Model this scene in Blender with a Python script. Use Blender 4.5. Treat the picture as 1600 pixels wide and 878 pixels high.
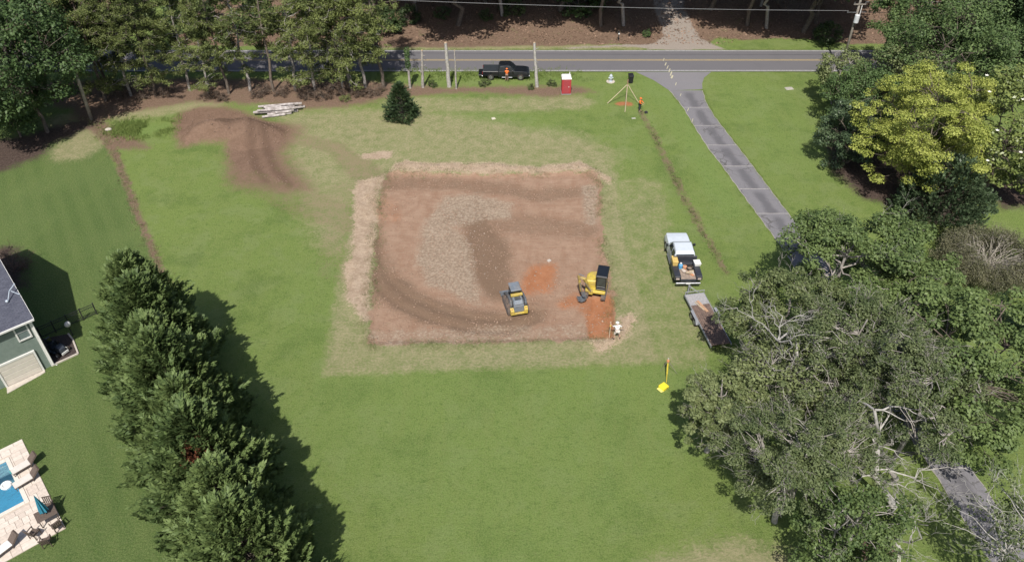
import bpy, bmesh, math, random
import numpy as np
from mathutils import Vector, Matrix

for o in list(bpy.data.objects): bpy.data.objects.remove(o)
S = bpy.context.scene
C = S.collection

# ---------------------------------------------------------------- camera
F_PX, TH, CAM_H = 1245.0, math.atan(0.85), 46.0
CT, ST = math.cos(TH), math.sin(TH)
cam_d = bpy.data.cameras.new('camera'); cam = bpy.data.objects.new('camera', cam_d); C.objects.link(cam)
cam_d.sensor_width = 36; cam_d.lens = F_PX/1600*36; cam_d.clip_start = 0.5; cam_d.clip_end = 6000
cam.location = (0, 0, CAM_H); cam.rotation_euler = (math.pi/2-TH, 0, 0)
S.camera = cam
# ---------------------------------------------------------------- light
SUN_EL, SH_AZ = math.radians(55), math.radians(7)      # shadows fall away from the viewer, a little to the right
w = bpy.data.worlds.new('World'); S.world = w; w.use_nodes = True
nt = w.node_tree; nt.nodes.clear()
sky = nt.nodes.new('ShaderNodeTexSky'); sky.sky_type = 'NISHITA'; sky.sun_disc = False
sky.sun_elevation = SUN_EL; sky.sun_rotation = math.pi+SH_AZ; sky.air_density = 1.0; sky.dust_density = 2.0
bg = nt.nodes.new('ShaderNodeBackground'); bg.inputs[1].default_value = 0.09
wo = nt.nodes.new('ShaderNodeOutputWorld'); nt.links.new(sky.outputs[0], bg.inputs[0]); nt.links.new(bg.outputs[0], wo.inputs[0])
sl = bpy.data.lights.new('sun', 'SUN'); sl.energy = 4.2; sl.angle = math.radians(0.6); sl.color = (1, 0.95, 0.88)
sun = bpy.data.objects.new('sun', sl); C.objects.link(sun)
sd = Vector((math.sin(SH_AZ)*math.cos(SUN_EL), math.cos(SH_AZ)*math.cos(SUN_EL), -math.sin(SUN_EL)))
sun.rotation_euler = sd.to_track_quat('-Z', 'Y').to_euler(); sun.location = (0, -40, 90)
S.view_settings.view_transform = 'Standard'; S.view_settings.look = 'None'
S.view_settings.exposure = 0.28; S.view_settings.gamma = 1.0; S.view_settings.use_curve_mapping = False
S.render.engine = 'CYCLES'
S.cycles.max_bounces = 6; S.cycles.transparent_max_bounces = 12

# ---------------------------------------------------------------- helpers
def P(px, py, z=0.0):
    """photo pixel (1600 wide) -> point on the level z"""
    a, b = (px-800)/F_PX, (py-439)/F_PX
    t = (z-CAM_H)/(-ST-b*CT)
    return Vector((a*t, (CT-b*ST)*t, z))
def smooth(x, a, b):
    t = np.clip((x-a)/(b-a), 0, 1); return t*t*(3-2*t)
def vnoise(x, y, s, seed=0):
    x = np.asarray(x, float)*s; y = np.asarray(y, float)*s
    xi = np.floor(x); yi = np.floor(y); fx = x-xi; fy = y-yi
    fx = fx*fx*(3-2*fx); fy = fy*fy*(3-2*fy)
    def h(a, b):
        v = np.sin(a*127.1+b*311.7+seed*74.7)*43758.5453
        return v-np.floor(v)
    return (h(xi, yi)*(1-fx)+h(xi+1, yi)*fx)*(1-fy)+(h(xi, yi+1)*(1-fx)+h(xi+1, yi+1)*fx)*fy
def fbm(x, y, s, seed=0, o=4):
    r = 0; a = .5
    for k in range(o): r = r+a*vnoise(x, y, s*2**k, seed+k*3); a *= .5
    return r
def tag(o, label=None, cat=None, group=None, kind=None):
    if label: o['label'] = label
    if cat: o['category'] = cat
    if group: o['group'] = group
    if kind: o['kind'] = kind
    return o
def thing(name, loc, rz, label, cat, group=None):
    o = bpy.data.objects.new(name, None); C.objects.link(o); o.empty_display_size = .3
    o.location = loc; o.rotation_euler = (0, 0, rz)
    return tag(o, label, cat, group)
def link(name, me, parent=None):
    o = bpy.data.objects.new(name, me); C.objects.link(o)
    if parent is not None: o.parent = parent
    return o
def copy_tree(root, loc=None, rz=None, sc=None):
    r = root.copy(); C.objects.link(r)
    if loc is not None: r.location = loc
    if rz is not None: r.rotation_euler = (0, 0, rz)
    if sc is not None: r.scale = sc
    for ch in list(root.children):
        c = ch.copy(); C.objects.link(c); c.parent = r
        for g in list(ch.children):
            d = g.copy(); C.objects.link(d); d.parent = c
    return r
def fastmesh(name, V, F, mats, smooth_=False):
    """V (n,3), F (m,k) with one k"""
    V = np.asarray(V, np.float32); F = np.asarray(F, np.int32); k = F.shape[1]
    me = bpy.data.meshes.new(name)
    me.vertices.add(len(V)); me.vertices.foreach_set('co', V.ravel())
    me.loops.add(F.size); me.loops.foreach_set('vertex_index', F.ravel())
    me.polygons.add(len(F)); me.polygons.foreach_set('loop_start', np.arange(0, F.size, k, dtype=np.int32))
    if smooth_: me.polygons.foreach_set('use_smooth', np.ones(len(F), bool))
    me.update(calc_edges=True)
    for m in (mats if isinstance(mats, (list, tuple)) else [mats]): me.materials.append(m)
    return me

class MB:
    """collects solid shapes and links them as one mesh"""
    def __init__(s): s.V = []; s.F = []
    def add(s, V, F):
        n = len(s.V); s.V += [tuple(v) for v in V]; s.F += [tuple(i+n for i in f) for f in F]; return s
    def box(s, c, d, rz=0, rx=0, ry=0):
        M = Matrix.Rotation(rz, 3, 'Z')@Matrix.Rotation(ry, 3, 'Y')@Matrix.Rotation(rx, 3, 'X'); c = Vector(c)
        V = [c+M@Vector((d[0]*i/2, d[1]*j/2, d[2]*k/2)) for k in (-1, 1) for j in (-1, 1) for i in (-1, 1)]
        return s.add(V, [(0, 2, 3, 1), (4, 5, 7, 6), (0, 1, 5, 4), (2, 6, 7, 3), (0, 4, 6, 2), (1, 3, 7, 5)])
    def loft(s, secs):
        """rings with the same number of points, capped"""
        n = len(secs[0]); V = [v for r in secs for v in r]; F = []
        for a in range(len(secs)-1):
            for i in range(n):
                j = (i+1) % n; F.append((a*n+i, a*n+j, (a+1)*n+j, (a+1)*n+i))
        F.append(tuple(range(n-1, -1, -1))); F.append(tuple(range((len(secs)-1)*n, len(secs)*n)))
        return s.add(V, F)
    def prism(s, prof, y0, y1, top=None):
        """profile in x,z swept along y; top = narrowing function z -> inset"""
        f = top or (lambda z: 0)
        a = [(x, y0+f(z), z) for x, z in prof]; b = [(x, y1-f(z), z) for x, z in prof]
        return s.loft([a, b])
    def poly(s, pts, z0, z1):
        return s.loft([[(p[0], p[1], z0) for p in pts], [(p[0], p[1], z1) for p in pts]])
    def tube(s, pts, rad, n=8, cap=True):
        pts = [Vector(p) for p in pts]; R = []
        if not isinstance(rad, (list, tuple)): rad = [rad]*len(pts)
        for i, p in enumerate(pts):
            d = (pts[min(i+1, len(pts)-1)]-pts[max(i-1, 0)])
            d = d.normalized() if d.length > 1e-9 else Vector((0, 0, 1))
            u = d.cross(Vector((0, 0, 1)) if abs(d.z) < .9 else Vector((1, 0, 0))).normalized(); v = d.cross(u)
            R.append([p+(u*math.cos(2*math.pi*k/n)+v*math.sin(2*math.pi*k/n))*rad[i] for k in range(n)])
        return s.loft(R)
    def ball(s, c, r, n=10, m=6, sz=(1, 1, 1)):
        c = Vector(c); R = []
        for k in range(m+1):
            a = math.pi*(k/m)*.98+.01*math.pi
            R.append([c+Vector((math.sin(a)*math.cos(2*math.pi*i/n)*r*sz[0], math.sin(a)*math.sin(2*math.pi*i/n)*r*sz[1], -math.cos(a)*r*sz[2])) for i in range(n)])
        return s.loft(R)
    def build(s, name, mat, parent=None, bevel=0, smooth_=False, seg=1):
        me = bpy.data.meshes.new(name); me.from_pydata(s.V, [], s.F)
        bm = bmesh.new(); bm.from_mesh(me); bmesh.ops.recalc_face_normals(bm, faces=bm.faces)
        if bevel:
            E = [e for e in bm.edges if len(e.link_faces) == 2 and e.calc_face_angle(0) > .6]
            bmesh.ops.bevel(bm, geom=E, offset=bevel, segments=seg, affect='EDGES', clamp_overlap=True)
        if smooth_:
            for f in bm.faces: f.smooth = True
        bm.to_mesh(me); bm.free()
        me.materials.append(mat)
        return link(name, me, parent)

# ---------------------------------------------------------------- materials
def newmat(name):
    m = bpy.data.materials.new(name); m.use_nodes = True; n = m.node_tree.nodes; n.clear()
    out = n.new('ShaderNodeOutputMaterial'); b = n.new('ShaderNodeBsdfPrincipled')
    m.node_tree.links.new(b.outputs[0], out.inputs[0])
    return m, m.node_tree, b, out
def mixcol(t, fac, a, b, mode='MIX'):
    n = t.nodes.new('ShaderNodeMix'); n.data_type = 'RGBA'; n.blend_type = mode
    for i, v in ((0, fac), (6, a), (7, b)):
        if hasattr(v, 'is_linked'): t.links.new(v, n.inputs[i])
        else: n.inputs[i].default_value = v if i == 0 else (*v, 1) if len(v) == 3 else v
    return n.outputs[2]
def mth(t, op, a, b=None, c=None, clamp=False):
    n = t.nodes.new('ShaderNodeMath'); n.operation = op; n.use_clamp = clamp
    for i, v in enumerate((a, b, c)):
        if v is None: continue
        if hasattr(v, 'is_linked'): t.links.new(v, n.inputs[i])
        else: n.inputs[i].default_value = v
    return n.outputs[0]
def noise(t, co, scale, detail=4, rough=.6, dist=0):
    n = t.nodes.new('ShaderNodeTexNoise'); n.inputs['Scale'].default_value = scale; n.inputs['Detail'].default_value = detail
    n.inputs['Roughness'].default_value = rough; n.inputs['Distortion'].default_value = dist
    if co is not None: t.links.new(co, n.inputs['Vector'])
    return n.outputs['Fac']
def mrange(t, v, a, b, c=0, d=1, sm=True):
    n = t.nodes.new('ShaderNodeMapRange'); n.interpolation_type = 'SMOOTHSTEP' if sm else 'LINEAR'
    t.links.new(v, n.inputs[0])
    for i, x in enumerate((a, b, c, d)): n.inputs[i+1].default_value = x
    return n.outputs[0]
def objco(t):
    return t.nodes.new('ShaderNodeTexCoord').outputs['Object']
def bump(t, b, h, strength, dist):
    n = t.nodes.new('ShaderNodeBump'); n.inputs['Strength'].default_value = strength; n.inputs['Distance'].default_value = dist
    t.links.new(h, n.inputs['Height']); t.links.new(n.outputs[0], b.inputs['Normal'])
def M(name, col, rough=.7, var=.2, scale=6, metal=0, bmp=0, coat=0, col2=None, dirt=None):
    """paint-like procedural material: colour with noise wear, optional second colour and dust"""
    m, t, b, out = newmat(name); co = objco(t)
    n1 = noise(t, co, scale, 5)
    k = mrange(t, n1, .3, .7)
    c2 = col2 or tuple(c*(1-var) for c in col)
    c1 = col if col2 else tuple(min(1, c*(1+var*.5)) for c in col)
    c = mixcol(t, k, c2, c1)
    if dirt:
        n2 = noise(t, co, scale*.45, 6, .7)
        c = mixcol(t, mrange(t, n2, .42, .72, 0, dirt[1]), c, dirt[0])
    t.links.new(c, b.inputs['Base Color']); b.inputs['Roughness'].default_value = rough; b.inputs['Metallic'].default_value = metal
    if coat: b.inputs['Coat Weight'].default_value = coat
    if bmp: bump(t, b, noise(t, co, scale*4, 4), .6, bmp)
    return m
def leafmat(name, dark, light, trans=.25, clump=.5, rough=.55, odd=None):
    """foliage: per-leaf and per-clump variation of the leaf colour, a little light coming through"""
    m, t, b, out = newmat(name); co = objco(t)
    g = t.nodes.new('ShaderNodeNewGeometry'); oi = t.nodes.new('ShaderNodeObjectInfo')
    r = g.outputs['Random Per Island']
    f = mth(t, 'ADD', mth(t, 'MULTIPLY', r, .38), mth(t, 'MULTIPLY', noise(t, co, clump, 3), 1.05))
    f = mth(t, 'ADD', f, mth(t, 'MULTIPLY', mth(t, 'SUBTRACT', oi.outputs['Random'], .5), .25))
    c = mixcol(t, mrange(t, f, .3, 1.05), dark, light)
    if odd: c = mixcol(t, mth(t, 'GREATER_THAN', r, 1-odd[1]), c, odd[0])
    t.links.new(c, b.inputs['Base Color']); b.inputs['Roughness'].default_value = rough
    b.inputs['Specular IOR Level'].default_value = .3
    tr = t.nodes.new('ShaderNodeBsdfTranslucent'); t.links.new(c, tr.inputs[0])
    mx = t.nodes.new('ShaderNodeMixShader'); mx.inputs[0].default_value = trans
    t.links.new(b.outputs[0], mx.inputs[1]); t.links.new(tr.outputs[0], mx.inputs[2]); t.links.new(mx.outputs[0], out.inputs[0])
    return m
BARK = M('bark_grey_brown', (.16, .13, .105), .9, .45, 5, bmp=.02)
BARK_PALE = M('bark_pale', (.36, .33, .30), .9, .35, 4, bmp=.01)
BARK_DEAD = M('dead_wood', (.42, .40, .37), .85, .3, 4)
WOODG = M('weathered_wood', (.27, .24, .205), .85, .3, 7)
BLACK = M('black_paint', (.012, .014, .018), .28, .2, 3, coat=.5)
RUBBER = M('rubber', (.022, .021, .02), .85, .3, 8, dirt=((.2, .13, .09), .5))
STEEL = M('steel', (.42, .43, .45), .38, .25, 6, metal=.8)
GLASS = M('dark_glass', (.02, .025, .03), .06, .1, 3)
WHITE = M('white_paint', (.76, .76, .74), .45, .08, 5)
SKIN = M('skin', (.45, .27, .19), .6, .1, 12)

# ================================================================ ground
def Zp(ox, oy, s, pts): return [(ox+x/s, oy+y/s) for x, y in pts]
def W2(pts): return np.array([tuple(P(x, y))[:2] for x, y in pts])
def sdf(poly, X, Y):
    """signed distance in metres, positive inside"""
    d = np.full(X.shape, 1e9); ins = np.zeros(X.shape, bool); n = len(poly)
    for i in range(n):
        ax, ay = poly[i]; bx, by = poly[(i+1) % n]
        ex, ey = bx-ax, by-ay; l = ex*ex+ey*ey+1e-12
        t = np.clip(((X-ax)*ex+(Y-ay)*ey)/l, 0, 1)
        d = np.minimum(d, (X-ax-t*ex)**2+(Y-ay-t*ey)**2)
        c = ((ay > Y) != (by > Y)) & (X < (bx-ax)*(Y-ay)/(by-ay+1e-12)+ax)
        ins ^= c
    d = np.sqrt(d); return np.where(ins, d, -d)
def sline(pts, X, Y, w):
    """distance inside a stroke of half-width w (may be a list)"""
    p = W2(pts); d = np.full(X.shape, -1e9)
    ww = w if isinstance(w, (list, tuple)) else [w]*len(p)
    for i in range(len(p)-1):
        ex, ey = p[i+1]-p[i]; l = ex*ex+ey*ey
        t = np.clip(((X-p[i][0])*ex+(Y-p[i][1])*ey)/l, 0, 1)
        q = np.sqrt((X-p[i][0]-t*ex)**2+(Y-p[i][1]-t*ey)**2)
        d = np.maximum(d, ww[i]*(1-t)+ww[i+1]*t-q)
    return d
def q2(pts): return Zp(500, 230, 2.66, pts)
PAD = q2([(290,105),(700,112),(1000,108),(1145,100),(1165,150),(1172,300),(1185,450),(1195,480),(1220,620),(1222,795),(1115,800),(1000,805),(600,815),(300,815),(200,825),(205,700),(215,560),(235,350),(245,200),(260,140)])
STRAW_T = q2([(290,108),(305,72),(350,58),(450,70),(700,66),(900,84),(1080,62),(1150,95),(1225,138),(1210,152),(1160,132),(1145,104),(700,114)])
STRAW_L = q2([(140,130),(175,140),(270,118),(250,190),(245,200),(235,350),(215,560),(198,720),(170,740),(130,690),(95,640),(100,560),(120,450),(142,300)])
STRAW_R = q2([(1110,800),(1140,840),(1180,850),(1260,800),(1315,720),(1290,690),(1240,720),(1225,790)])
HEAP = Zp(220, 150, 4.706, [(250,180),(300,120),(430,85),(620,80),(740,115),(900,180),(1100,220),(1100,260),(1080,330),(1020,390),(985,440),(1010,520),(1100,600),(1160,645),(1050,655),(950,620),(850,570),(740,600),(680,540),(630,450),(620,350),(450,345),(290,380),(255,300)])
TAIL = Zp(220, 150, 4.706, [(620,350),(900,200),(1180,230),(1120,350),(1040,430),(1180,600),(1260,700),(1050,720),(800,680),(640,640)])
DRYA = [(505,586),(600,582),(750,576),(900,571),(1030,566),(1012,500),(985,400),(965,310),(965,275),(935,235),(880,232),(700,225),(600,238),(555,262),(548,330),(530,430),(516,520)]
DRYB = [(440,180),(520,172),(640,172),(760,190),(900,212),(960,240),(950,262),(600,258),(560,300),(530,400),(500,380),(470,310),(450,250)]
LITTER_FAR = [(560,76),(800,73),(900,72),(985,70),(1020,76),(1125,70),(1180,62),(1260,62),(1330,70),(1800,66),(2300,-200),(-700,-200),(-300,60),(120,70),(180,40),(200,5),(280,5),(268,72)]
LITTER_L = [(-60,152),(60,160),(110,170),(130,200),(180,235),(232,232),(210,215),(160,190),(200,176),(300,160),(420,163),(470,172),(520,170),(620,152),(690,148),(760,146),(850,152),(930,146),(900,136),(760,136),(690,138),(620,132),(560,126),(300,124),(-60,130)]
MULCH = [[(-80,235),(40,212),(110,190),(160,190),(130,205),(80,225),(60,248),(-20,275),(-90,290)], [(1285,205),(1330,190),(1420,240),(1480,300),(1500,340),(1420,330),(1350,312),(1300,270)], [(1545,285),(1680,270),(1690,320),(1560,325)],
         [(-60,385),(20,386),(36,410),(42,450),(-40,455)]]
LEFTLAWN = [(150,196),(200,300),(248,412),(330,560),(430,760),(520,960),(-400,960),(-600,300),(-200,190)]
TRACK = [(1010,78),(1038,58),(1022,20),(1010,-60),(1060,-60),(1070,25),(1095,62),(1135,78)]
GREEN_FAR = [(1095,70),(1120,60),(1180,66),(1290,70),(1330,78),(1100,78)]
LINE_L = ([(135,185),(160,205),(185,255),(215,335),(248,415),(275,470)], [1.5,.9,.5,.42,.36,.3])
LINE_R = ([(1000,172),(1022,210),(1050,270),(1075,320),(1100,365),(1135,425)], [.25,.4,.42,.45,.35,.3])

def axis(segs):
    a = []
    for s, e, st in segs: a.append(np.arange(s, e, st))
    return np.concatenate(a)
def growth(s, e, st, k=1.16):
    v = []; x = s
    while x < e: v.append(x); st *= k; x += st
    return np.array(v)
xa = axis([(-64,-16,.42),(-16,16,.22),(16,64,.42)]); xa = np.concatenate([-growth(64.5,2500,.6)[::-1], xa, growth(64.2,2500,.6)])
ya = np.concatenate([-growth(4,400,2)[::-1], axis([(-3,24,1.0),(24,45,.34),(45,77,.22),(77,116,.36)]), growth(116.2,3000,.5)])
GX, GY = np.meshgrid(xa, ya)
pad_w, heap_w = W2(PAD), W2(HEAP)
def heap_h(X, Y):
    h = 0
    for (px, py, rx, ry, a) in ((335,215,4.2,4.2,1.9),(385,208,4.5,3.8,1.5),(300,222,3.2,3.8,1.1),(430,208,3.5,2.6,.7)):
        c = P(px, py); h = np.maximum(h, a*1.15*np.clip(1-np.sqrt(((X-c.x)/rx)**2+((Y-c.y)/ry)**2), 0, 1)**.9)
    return h*(.8+.4*fbm(X, Y, .7, 5, 3))*smooth(sdf(heap_w, X, Y), -.2, 2.2)
st_polys = [W2(p) for p in (STRAW_T, STRAW_L, STRAW_R)]
HB = P(82, 571); HU = Vector((-.757,-.653,0)).normalized(); HV = Vector((HU.y,-HU.x,0))
DB = P(103, 825)                                         # outer corner of the pool deck
def dloc(px, py):
    d = P(px, py)-DB; return d.dot(HU), d.dot(HV)
pc = dloc(38, 783); pe = dloc(7, 722)
POOL = (pc[0], pc[0]+7.0, pc[1], pe[1])                  # u0 u1 v0 v1
DIG = W2(q2([(1125,620),(1200,605),(1222,640),(1224,793),(1117,797),(1105,700)]))
ARC = q2([(200,360),(220,470),(260,560),(350,635),(480,690),(640,730),(780,735),(880,690)])
def gz(X, Y):
    X = np.asarray(X, float); Y = np.asarray(Y, float)
    z = np.zeros(X.shape)
    hh = heap_h(X, Y); z = z+hh
    s = sdf(pad_w, X, Y); z = z-.16*smooth(s, -.1, .5)
    rough = smooth(s, 0, 1)
    z = z+rough*(.05*(fbm(X, Y, .9, 3, 4)-.5)+.10*(fbm(X, Y, .25, 8, 3)-.5))
    z = z-.22*smooth(sdf(DIG, X, Y), -.05, .3)
    p_ = W2(ARC); q_ = np.full(X.shape, 1e9)
    for i in range(len(p_)-1):
        ex_, ey_ = p_[i+1]-p_[i]; t_ = np.clip(((X-p_[i][0])*ex_+(Y-p_[i][1])*ey_)/(ex_*ex_+ey_*ey_), 0, 1)
        q_ = np.minimum(q_, np.hypot(X-p_[i][0]-t_*ex_, Y-p_[i][1]-t_*ey_))
    z = z+rough*(-.07*np.exp(-((q_-.7)/.25)**2)+.04*np.exp(-((q_-1.25)/.2)**2)+.03*np.exp(-(q_/.25)**2))
    for k, p in enumerate(st_polys):
        q = sdf(p, X, Y); z = z+(.2, .09, .14)[k]*smooth(q, -.15, .7)*(.5+fbm(X, Y, 1.4, 11+k, 3))
    q = sline(*LINE_R[:1], X, Y, LINE_R[1]); z = z-.14*smooth(q, -.25, .25)
    z = z+1.3*smooth(Y, 105, 119)*(.6+.8*fbm(X, Y, .12, 21, 3))*np.where((X > 17) & (X < 27), .35, 1)
    d = (X-DB.x)*HU.x+(Y-DB.y)*HU.y; e = (X-DB.x)*HV.x+(Y-DB.y)*HV.y
    inpool = (d > POOL[0]-.25) & (d < POOL[1]+.25) & (e > POOL[2]-.25) & (e < POOL[3]+.25)
    return np.where(inpool, -2.6, z)
def gzf(x, y): return float(gz(np.array([x]), np.array([y]))[0])
def G(px, py):
    p = P(px, py); p.z = gzf(p.x, p.y); return p
GZ = gz(GX, GY)
def soft(s, w=1.0): return np.clip(.5+s/(2*w), 0, 1)
near = (np.abs(GX) < 110) & (GY > 5) & (GY < 200)
ch = {}
def setm(k, arr, cap=1.0):
    ch[k] = np.maximum(ch.get(k, np.zeros(GX.shape)), np.minimum(arr, cap))
jx = GX+(fbm(GX, GY, .5, 31, 3)-.5)*1.1; jy = GY+(fbm(GX, GY, .5, 47, 3)-.5)*1.1     # ragged outlines
fx = GX+(fbm(GX, GY, 1.3, 33, 3)-.5)*.5; fy = GY+(fbm(GX, GY, 1.3, 49, 3)-.5)*.5
setm('dirt', soft(sdf(pad_w, GX+(fx-GX)*2.0, GY+(fy-GY)*2.0)))
setm('heap', soft(sdf(heap_w, fx, fy), 1.6)*1.06)
setm('heap', soft(sdf(W2(TAIL), jx, jy), 3.0), .66)
setm('heap', soft(sline([(455,215),(520,232),(560,262),(590,290)], jx, jy, [.7,.8,1.2,1.4]), 1.6), .44)
setm('heap', soft(sline([(430,290),(480,320),(545,345)], jx, jy, [1.6,1.5,1.2]), 2.5), .42)
for p in st_polys: setm('straw', soft(sdf(p, jx, jy), 1.0)*(.78+.44*fbm(GX, GY, .55, 61, 3)))
setm('straw', soft(sline([(575,245),(600,243)], jx, jy, .8)))
setm('dry', soft(sdf(W2(DRYA), fx, fy), 1.1), .66)
setm('heap', soft(sline([(545,350),(530,420),(540,300)], jx, jy, 1.0), 2.5), .36)
setm('dry', soft(sdf(W2(DRYB), jx, jy), 4), .66)
setm('dry', soft(sline([(1000,300),(1010,400),(1060,540)], jx, jy, 2.2), 2.2), .5)
setm('dry', soft(sline([(620,165),(760,166),(900,160)], jx, jy, 1.6), 2), .62)
setm('dry', soft(sline([(190,180),(280,168),(330,164)], jx, jy, 1.5), 1.5), .8)
setm('dry', soft(sline([(100,190),(150,215),(110,235)], jx, jy, 2.2), 2), .75)
setm('dry', soft(sline([(560,75),(1000,74)], jx, jy, .7), 1), .75)
lf = sdf(W2(LITTER_FAR), jx, jy)
setm('litter', soft(lf, 1.2)); setm('litter', soft(sdf(W2(LITTER_L), jx, jy), 2.4), .72)
ch['litter'] = np.minimum(ch['litter'], 1-soft(sdf(W2(GREEN_FAR), jx, jy), 1.4))
setm('litter', soft(sline(*LINE_L[:1], fx, fy, [v*.75 for v in LINE_L[1]]), .7), .66)
setm('litter', soft(sline(*LINE_R[:1], fx, fy, LINE_R[1]), .6), .50)
setm('dry', soft(sdf(W2([(1160,840),(1090,855),(1010,885),(960,930),(1200,930),(1240,870)]), jx, jy), 2), .7)
for i, p in enumerate(MULCH): setm('mulch', soft(sdf(W2(p), jx, jy), 2.0), .8)
setm('orange', soft(sdf(W2(q2([(840,540),(880,500),(965,475),(975,560),(950,600),(860,615),(825,580)])), jx, jy), 1.4))
setm('orange', soft(sdf(W2(q2([(1125,620),(1200,605),(1222,640),(1224,793),(1117,797),(1105,700)])), GX, GY), .5))
setm('orange', soft(sline(q2([(1010,640),(1110,620),(1120,660)]), jx, jy, [.5,.6,1]), 1.2), .62)
setm('orange', soft(sline(q2([(265,230),(285,280)]), jx, jy, .6), 2.2), .38)
setm('orange', soft(sline([(968,163),(984,163)], fx, fy, .45), .5))
arc = q2([(200,360),(220,470),(260,560),(350,635),(480,690),(640,730),(780,735),(880,690)])
setm('dark', soft(sline(arc, jx, jy, [.8,1.2,1.4,1.6,1.5,1.6,1.6,1.0]), 1.4), .8)
setm('dark', soft(sline(q2([(560,290),(640,270),(650,330),(690,420),(700,520),(720,600)]), jx, jy, [1.0,2.0,1.6,2.2,1.8,1.1]), 1.3), .95)
setm('dark', soft(sline(q2([(280,150),(480,150),(760,170),(900,200),(1100,180)]), jx, jy, [.9,.8,.9,1.0,.8]), 1.6), .56)
setm('dark', soft(sline(q2([(760,310),(900,320),(1100,340)]), jx, jy, [1.2,1.2,1.0]), 2), .52)
for st in ([(395,200),(392,235),(400,262),(415,285)], [(412,205),(418,240),(430,265),(452,290)], [(330,190),(380,196),(440,208)]):
    setm('dark', soft(sline(st, fx, fy, [.35,.45,.4,.3][:len(st)]), .7), .85)
setm('rough', soft(sdf(W2(q2([(400,470),(420,330),(520,200),(640,190),(800,230),(780,300),(690,290),(560,330),(620,400),(650,560),(670,660),(560,610),(440,560)])), fx, fy), 1.2))
setm('rough', soft(sline(q2([(1120,170),(1125,300)]), fx, fy, [.8,.6]), .8))
setm('rough', soft(sline(q2([(240,790),(600,790),(900,770),(1100,770)]), jx, jy, [.6,.9,.7,.8]), 1.5), .5)
setm('left', soft(sdf(W2(LEFTLAWN), GX, GY), 1))
setm('gravel', soft(sdf(W2(TRACK), jx, jy), 1.0)); setm('gravel', soft(sline([(880,76),(985,72),(1020,72)], jx, jy, [.15,.35,.6]), .8))
setm('lush', soft(sline([(190,200),(225,205),(255,200)], jx, jy, [1.3,1.8,1.2]), 1.4))
setm('lush', soft(sline([(640,190),(760,186),(890,215)], jx, jy, [1.5,2.0,1.5]), 2.5), .6)
setm('lush', soft(sline([(430,600),(480,500),(500,440)], jx, jy, [4,3,2]), 4), .5)
setm('lush', soft(sline([(560,640),(800,720),(1000,640)], jx, jy, [6,9,6]), 7), .62)
setm('lush', soft(sline([(1010,130),(1060,180),(1140,330)], jx, jy, [1.5,1.6,1.5]), 1.5), .7)
setm('lush', soft(sline([(1180,150),(1250,260)], jx, jy, [4,3]), 4), .55)
nx, ny = len(xa), len(ya)
idx = np.arange(nx*ny).reshape(ny, nx)
FQ = np.stack([idx[:-1,:-1], idx[:-1,1:], idx[1:,1:], idx[1:,:-1]], -1).reshape(-1, 4)

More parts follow.
